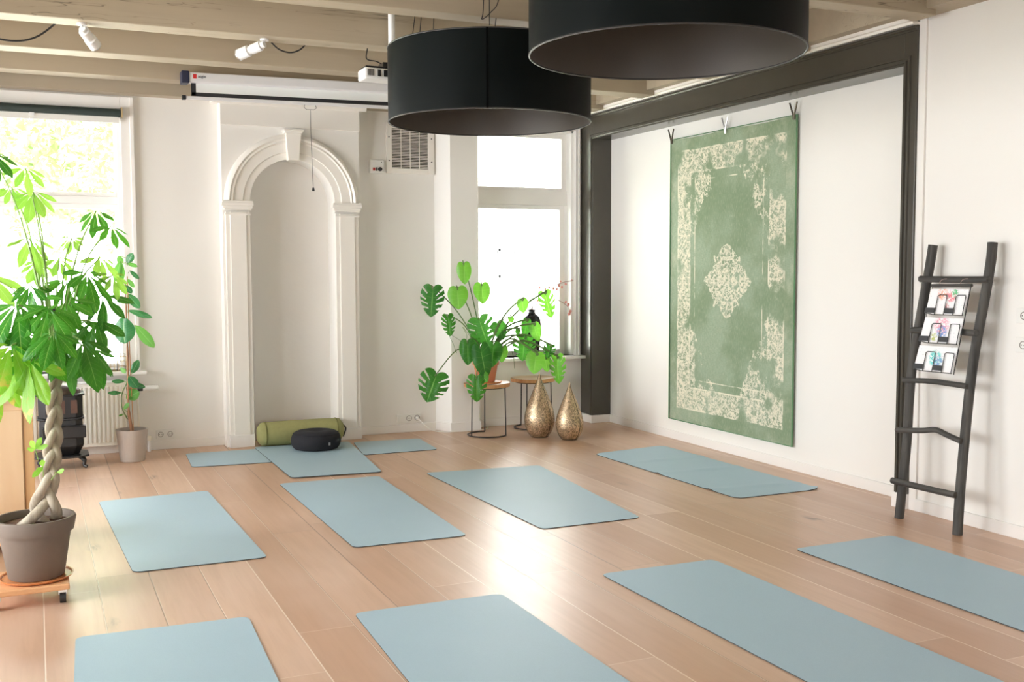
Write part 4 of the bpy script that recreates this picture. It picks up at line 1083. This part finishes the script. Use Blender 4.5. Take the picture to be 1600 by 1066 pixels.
CL = [  # palmate leaves: centre px, depth, size px, tone, tilt
    (28, 476, -.18, 78, 0), (76, 481, -.22, 66, 0), (135, 427, .05, 56, 0), (103, 470, -.1, 60, 0), (129, 533, -.12, 66, 0),
    (156, 402, .2, 42, 2), (173, 354, .15, 40, 0), (150, 330, .2, 38, 0), (46, 373, .1, 48, 2), (40, 263, .2, 44, 2), (52, 300, .2, 46, 2), (18, 293, .25, 32, 2), (-12, 240, .1, 48, 0),
    (160, 462, .1, 56, 0), (48, 446, .05, 42, 0), (92, 404, .25, 40, 2), (150, 500, .05, 58, 0), (62, 530, -.2, 68, 0), (18, 540, -.28, 76, 1), (100, 545, .0, 62, 0), (48, 565, -.3, 70, 1),
    (84, 520, -.3, 58, 0), (120, 500, .15, 60, 0), (176, 430, .1, 36, 2), (105, 440, .1, 55, 0), (-20, 430, .1, 66, 2), (-30, 520, -.15, 76, 0), (140, 548, .1, 55, 0), (60, 410, .3, 38, 2), (0, 590, -.1, 66, 1), (112, 372, .35, 28, 2)]
rm = random.Random(23)
pxm = 1640/(.908*MY)
for i, (cx, cy, dd, sz, tone) in enumerate(CL):
    c = Pm(cx, cy, dd); m = MB(); nl = rm.choice((5, 5, 6, 7)); L = sz/pxm
    mt = ('money', 'moneyold', 'moneypale')[tone]
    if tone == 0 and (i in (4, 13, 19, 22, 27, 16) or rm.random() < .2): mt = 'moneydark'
    tilt = Vector((rm.uniform(-.45, .45), -.62, .62)).normalized()
    side = tilt.cross(Vector((0, 0, 1))).normalized(); upv = side.cross(tilt)
    for k in range(nl):
        an = -PI/2+(k-(nl-1)/2)*(.86 if nl < 6 else .74)+rm.uniform(-.14, .14)
        dirv = (side*math.cos(an)+upv*math.sin(an)+tilt*rm.uniform(.0, .35)+Vector((0, 0, -.42))).normalized()
        ll = L*(1.12-.14*abs(k-(nl-1)/2))*rm.uniform(.85, 1.12)
        n0 = (tilt+Vector((rm.uniform(-.8, .8), 0, .4+rm.uniform(-.5, .4)))).normalized()
        leaf_mesh(m, c+dirv*.014, c+dirv*ll+Vector((0, 0, -.12*ll)), ll*rm.uniform(.29, .36), n0, 'money', .16, .28, rm, 14, 3)
    m.build('leaf', mt, t, smooth='all')
    far = (c-top)
    mid = top+far*.5+Vector((0, 0, .05+.1*far.length))
    base = top+Vector((rm.uniform(-.02, .02), rm.uniform(-.02, .02), rm.uniform(-.06, .0)))
    MB().tube(curve([base, mid, c], 7), [.006]*7+[.0035]*8, 6).build('stalk', 'stemgreen', t, smooth=True)
for (bx, by, tips) in ((60, 720, [(50, 692), (62, 688), (46, 702), (70, 697)]), (68, 745, [(66, 722), (60, 735), (54, 742)]), (80, 750, [(97, 735), (88, 738)])):
    b0 = Pm(bx, by, -.05); m = MB(); hub = Pm((bx+tips[0][0])/2, (by+tips[0][1])/2-4, -.08)
    for q in tips:
        a = hub; c = Pm(q[0], q[1], -.11); leaf_mesh(m, a, c+(c-a)*.25, .026, Vector((0, -.8, .5)), 'money', .1, .2, rm, 10, 2)
    o = m.build('shoot', 'moneypale', t, smooth='all')
    MB().tube([b0, hub], .002, 5).build('shoot_stem', 'stemgreen', o)

# ================================================================== RADIATOR, STOVE, CABINET
t = thing('radiator', 'cream panel radiator under the left window', 'radiator', (.15, 9.03, .07))
rx0, rx1, rz0, rz1 = -.9, .640, .075, .585
m = MB().box(rx0, rx1, 9.0, 9.05, rz0, rz1)
x = rx0+.02
while x < rx1-.03: m.box(x, x+.018, 8.992, 9.0, rz0+.03, rz1-.03); x += .0335
m.build('panel', 'radiator', t, bevel=.002)
MB().box(rx0, rx1, 8.99, 9.075, rz1, rz1+.018).build('top_grille', 'whitemetal', t, bevel=.004)
MB().box(rx1, rx1+.006, 8.99, 9.075, rz0, rz1+.018).build('side_cover', 'radiator', t)
MB().tube([(.645, 9.04, .53), (.70, 9.04, .53), (.72, 9.04, .53)], .010, 10).build('valve', 'brass', t, smooth=True)
MB().tube([(.735, 9.02, .525), (.775, 9.02, .525)], .020, 18).build('valve_collar', 'blackmat', t, smooth=True)
MB().tube([(.775, 9.02, .525), (.895, 9.02, .525)], [.024, .021], 20).build('thermostat_head', 'white', t, smooth=True)
MB().tube(curve([(.71, 9.04, .53), (.73, 9.05, .5), (.735, 9.05, .40), (.745, 9.05, .13)], 5), .0085, 10).build('pipe', 'radiator', t, smooth=True)
for xx in (.765, .815): MB().tube([(xx, 9.04, .0), (xx, 9.04, .10)], .014, 14).build('floor_pipe', 'whitemetal', t, smooth=True)
MB().tube([(.64, 9.04, .105), (.84, 9.04, .105)], .010, 10).box(.735, .79, 9.02, 9.06, .09, .13).box(.80, .83, 9.02, 9.06, .09, .13).build('lower_manifold', 'radiator', t)

sx, sy = .145, 8.62
t = thing('iron_stove', 'small ornate black cast-iron stove in front of the radiator', 'stove', (sx, sy, 0))
m = MB()
def oct(m, w, d, z0, z1, w2=None, d2=None, ch=.05):
    w2 = w2 or w; d2 = d2 or d
    def rg(w, d, z):
        c = min(ch, w*.4, d*.4); return [(sx-w+c, sy-d, z), (sx+w-c, sy-d, z), (sx+w, sy-d+c, z), (sx+w, sy+d-c, z), (sx+w-c, sy+d, z), (sx-w+c, sy+d, z), (sx-w, sy+d-c, z), (sx-w, sy-d+c, z)]
    return m.add(rg(w, d, z0)+rg(w2, d2, z1), [tuple(range(8))[::-1], tuple(range(8, 16))]+[(i, (i+1) % 8, 8+(i+1) % 8, 8+i) for i in range(8)])
oct(m, .155, .13, .17, .37, .15, .125); oct(m, .165, .14, .37, .385); oct(m, .155, .13, .385, .55); oct(m, .17, .145, .55, .565)
oct(m, .12, .10, .10, .17, .155, .13)
m.build('body', 'black', t, bevel=.004)
oct(MB(), .19, .17, .085, .1, ch=.06).build('hearth_plate', 'black', t, bevel=.004)
MB().box(sx-.13, sx+.17, sy-.19, sy-.11, .24, .33).build('ash_drawer', 'black', t, bevel=.008)
m = MB(); pr = [(.15, 0), (.145, .02), (.11, .05), (.06, .07), (.0005, .075)]; m.lathe(pr, (sx, sy, .565), 24)
m.build('domed_top', simple('worn_iron_top', (.10, .075, .06), .35, metal=.6), t, smooth='all')
MT['mica'] = simple('rusty_mica', (.10, .05, .035), .4, var=.4, scale=30)
for k in range(3):
    x = sx-.10+k*.085
    MB().box(x, x+.045, sy-.137, sy-.129, .42, .52).build('mica_window', 'mica', t)
MB().tube(ring((sx-.078, sy-.134, .47), .0, 3), .001, 3) if False else None
for ax_ in (-1, 1):
    for ay in (-1, 1):
        p = [(sx+ax_*.12, sy+ay*.10, .09), (sx+ax_*.155, sy+ay*.13, .06), (sx+ax_*.15, sy+ay*.135, .025), (sx+ax_*.17, sy+ay*.15, .013)]
        MB().tube(curve(p, 4), [.018]*5+[.013]*4+[.012]*4, 10).build('leg', 'black', t, smooth=True)
MB().tube([(sx-.03, sy+.09, .56), (sx-.03, sy+.09, 1.22)], .05, 24).build('stove_pipe', 'black', t, smooth=True)
MB().tube([(sx+.155, sy-.13, .30), (sx+.165, sy-.15, .40)], .004, 6).build('poker_rod', 'steel', t)

t = thing('pine_cabinet', 'low light pine cabinet at the left edge behind the tree', 'cabinet', (-.5, 6.3, 0))
cz0, cz1 = .04, .80
MB().box(-1.15, -.035, 6.08, 6.55, cz0, cz1).build('body', 'pine', t, bevel=.004)
MB().box(-1.13, -.085, 6.062, 6.08, cz0+.03, cz1-.04).build('door', 'pine', t, bevel=.003)
MB().box(-.08, -.033, 6.07, 6.082, cz0, cz1).build('corner_post', 'pinedark', t, bevel=.002)
MB().box(-1.17, -.02, 6.05, 6.56, cz1, cz1+.025).build('top', 'pine', t, bevel=.006)
for xx in (-1.1, -.14):
    for yy in (6.12, 6.5): MB().box(xx-.03, xx+.03, yy-.03, yy+.03, 0, cz0).build('foot', 'blackmat', t)

# ================================================================== OUTSIDE
MT['ground'] = simple('garden_ground', (.55, .56, .48), .9, var=.2, scale=.5)
struct(MB().box(-40, 40, 9.6, 70, -.7, -.6).build('ground_outside', 'ground'), 'pale garden ground outside the windows', 'ground')
def outleaf(name, a, c):
    g = G(name, a, .7, spec=.2); n = g.noise(scale=2.0, detail=5); g.base(g.mix(n.step(.3, .7), a, c)); g.through((.25, .34, .12), .3); return g.mat
MT['outleaf'] = outleaf('sunlit_tree_foliage', (.10, .15, .05), (.27, .32, .18))
MT['outbark'] = simple('tree_bark_outside', (.35, .3, .24), .9)
def garden_tree(cx, cy, h, R, n, seed, label):
    rr = random.Random(seed); t = thing('garden_tree', label, 'tree', (cx, cy, -.6))
    MB().tube(curve([(cx, cy, -.6), (cx+.1, cy, h*.4), (cx-.1, cy, h*.75)], 5), [.22, .2, .19, .18, .17, .16, .14, .12, .11, .1, .08], 10).build('trunk', 'outbark', t, smooth=True)
    m = MB()
    for k in range(n):
        while True:
            d = Vector((rr.uniform(-1, 1), rr.uniform(-1, 1), rr.uniform(-1, 1)))
            if .3 < d.length < 1: break
        p = Vector((cx+d.x*R, cy+d.y*R*.8, h*.62+d.z*h*.42))
        if p.z < 0: continue
        s = rr.uniform(.05, .13); a = Vector((rr.uniform(-1, 1), rr.uniform(-1, 1), rr.uniform(-1, .3))).normalized(); bb = a.cross(Vector((rr.random(), rr.random(), 1))).normalized()
        m.add([p-a*s, p+bb*s*.45, p+a*s, p-bb*s*.45], [(0, 1, 2, 3)])
    m.build('foliage', 'outleaf', t)
    return t
garden_tree(-.6, 17.0, 6.2, 2.6, 9000, 1, 'bright green garden tree seen through the left window')
garden_tree(2.2, 23.0, 7.5, 3.0, 7000, 2, 'paler green tree farther out through the left window')
# white house opposite, seen through the right window
MT['facade'] = simple('white_facade', (.9, .9, .88), .8, var=.01)
MT['outglass'] = simple('grey_panes', (.13, .135, .14), .3, var=.1)
hy = 24.0
t = thing('house_outside', 'white house across the garden seen through the right window', 'house', (12, hy, -.6))
MB().box(6.5, 24, hy, hy+8, -.6, 9).build('facade', 'facade', t)
p0, p1 = at_y(749, 388, hy), at_y(808, 434, hy)
wt = MB(); sash(wt, p0.x, p1.x, p1.z, p0.z, hy-.08, hy, .07, .07, .07, .07); wt.box((p0.x+p1.x)/2-.03, (p0.x+p1.x)/2+.03, hy-.08, hy, p1.z, p0.z)
fo = wt.build('window', 'outglass', t); MB().box(p0.x+.07, p1.x-.07, hy-.01, hy-.002, p1.z+.07, p0.z-.07).build('pane', simple('curtained_pane', (.2, .205, .21), .6), fo)
a0 = at_y(760, 268, hy); a1 = at_y(800, 268, hy); m = MB()
MB().tube([at_y(760, 270, hy-.3), at_y(775, 266, hy-.5), at_y(800, 272, hy-.3), at_y(797, 285, hy-.1)], .06, 8).build('gable_ornament', 'outglass', t)

for o in bpy.data.objects:
    if '_o' in o.keys(): del o['_o']
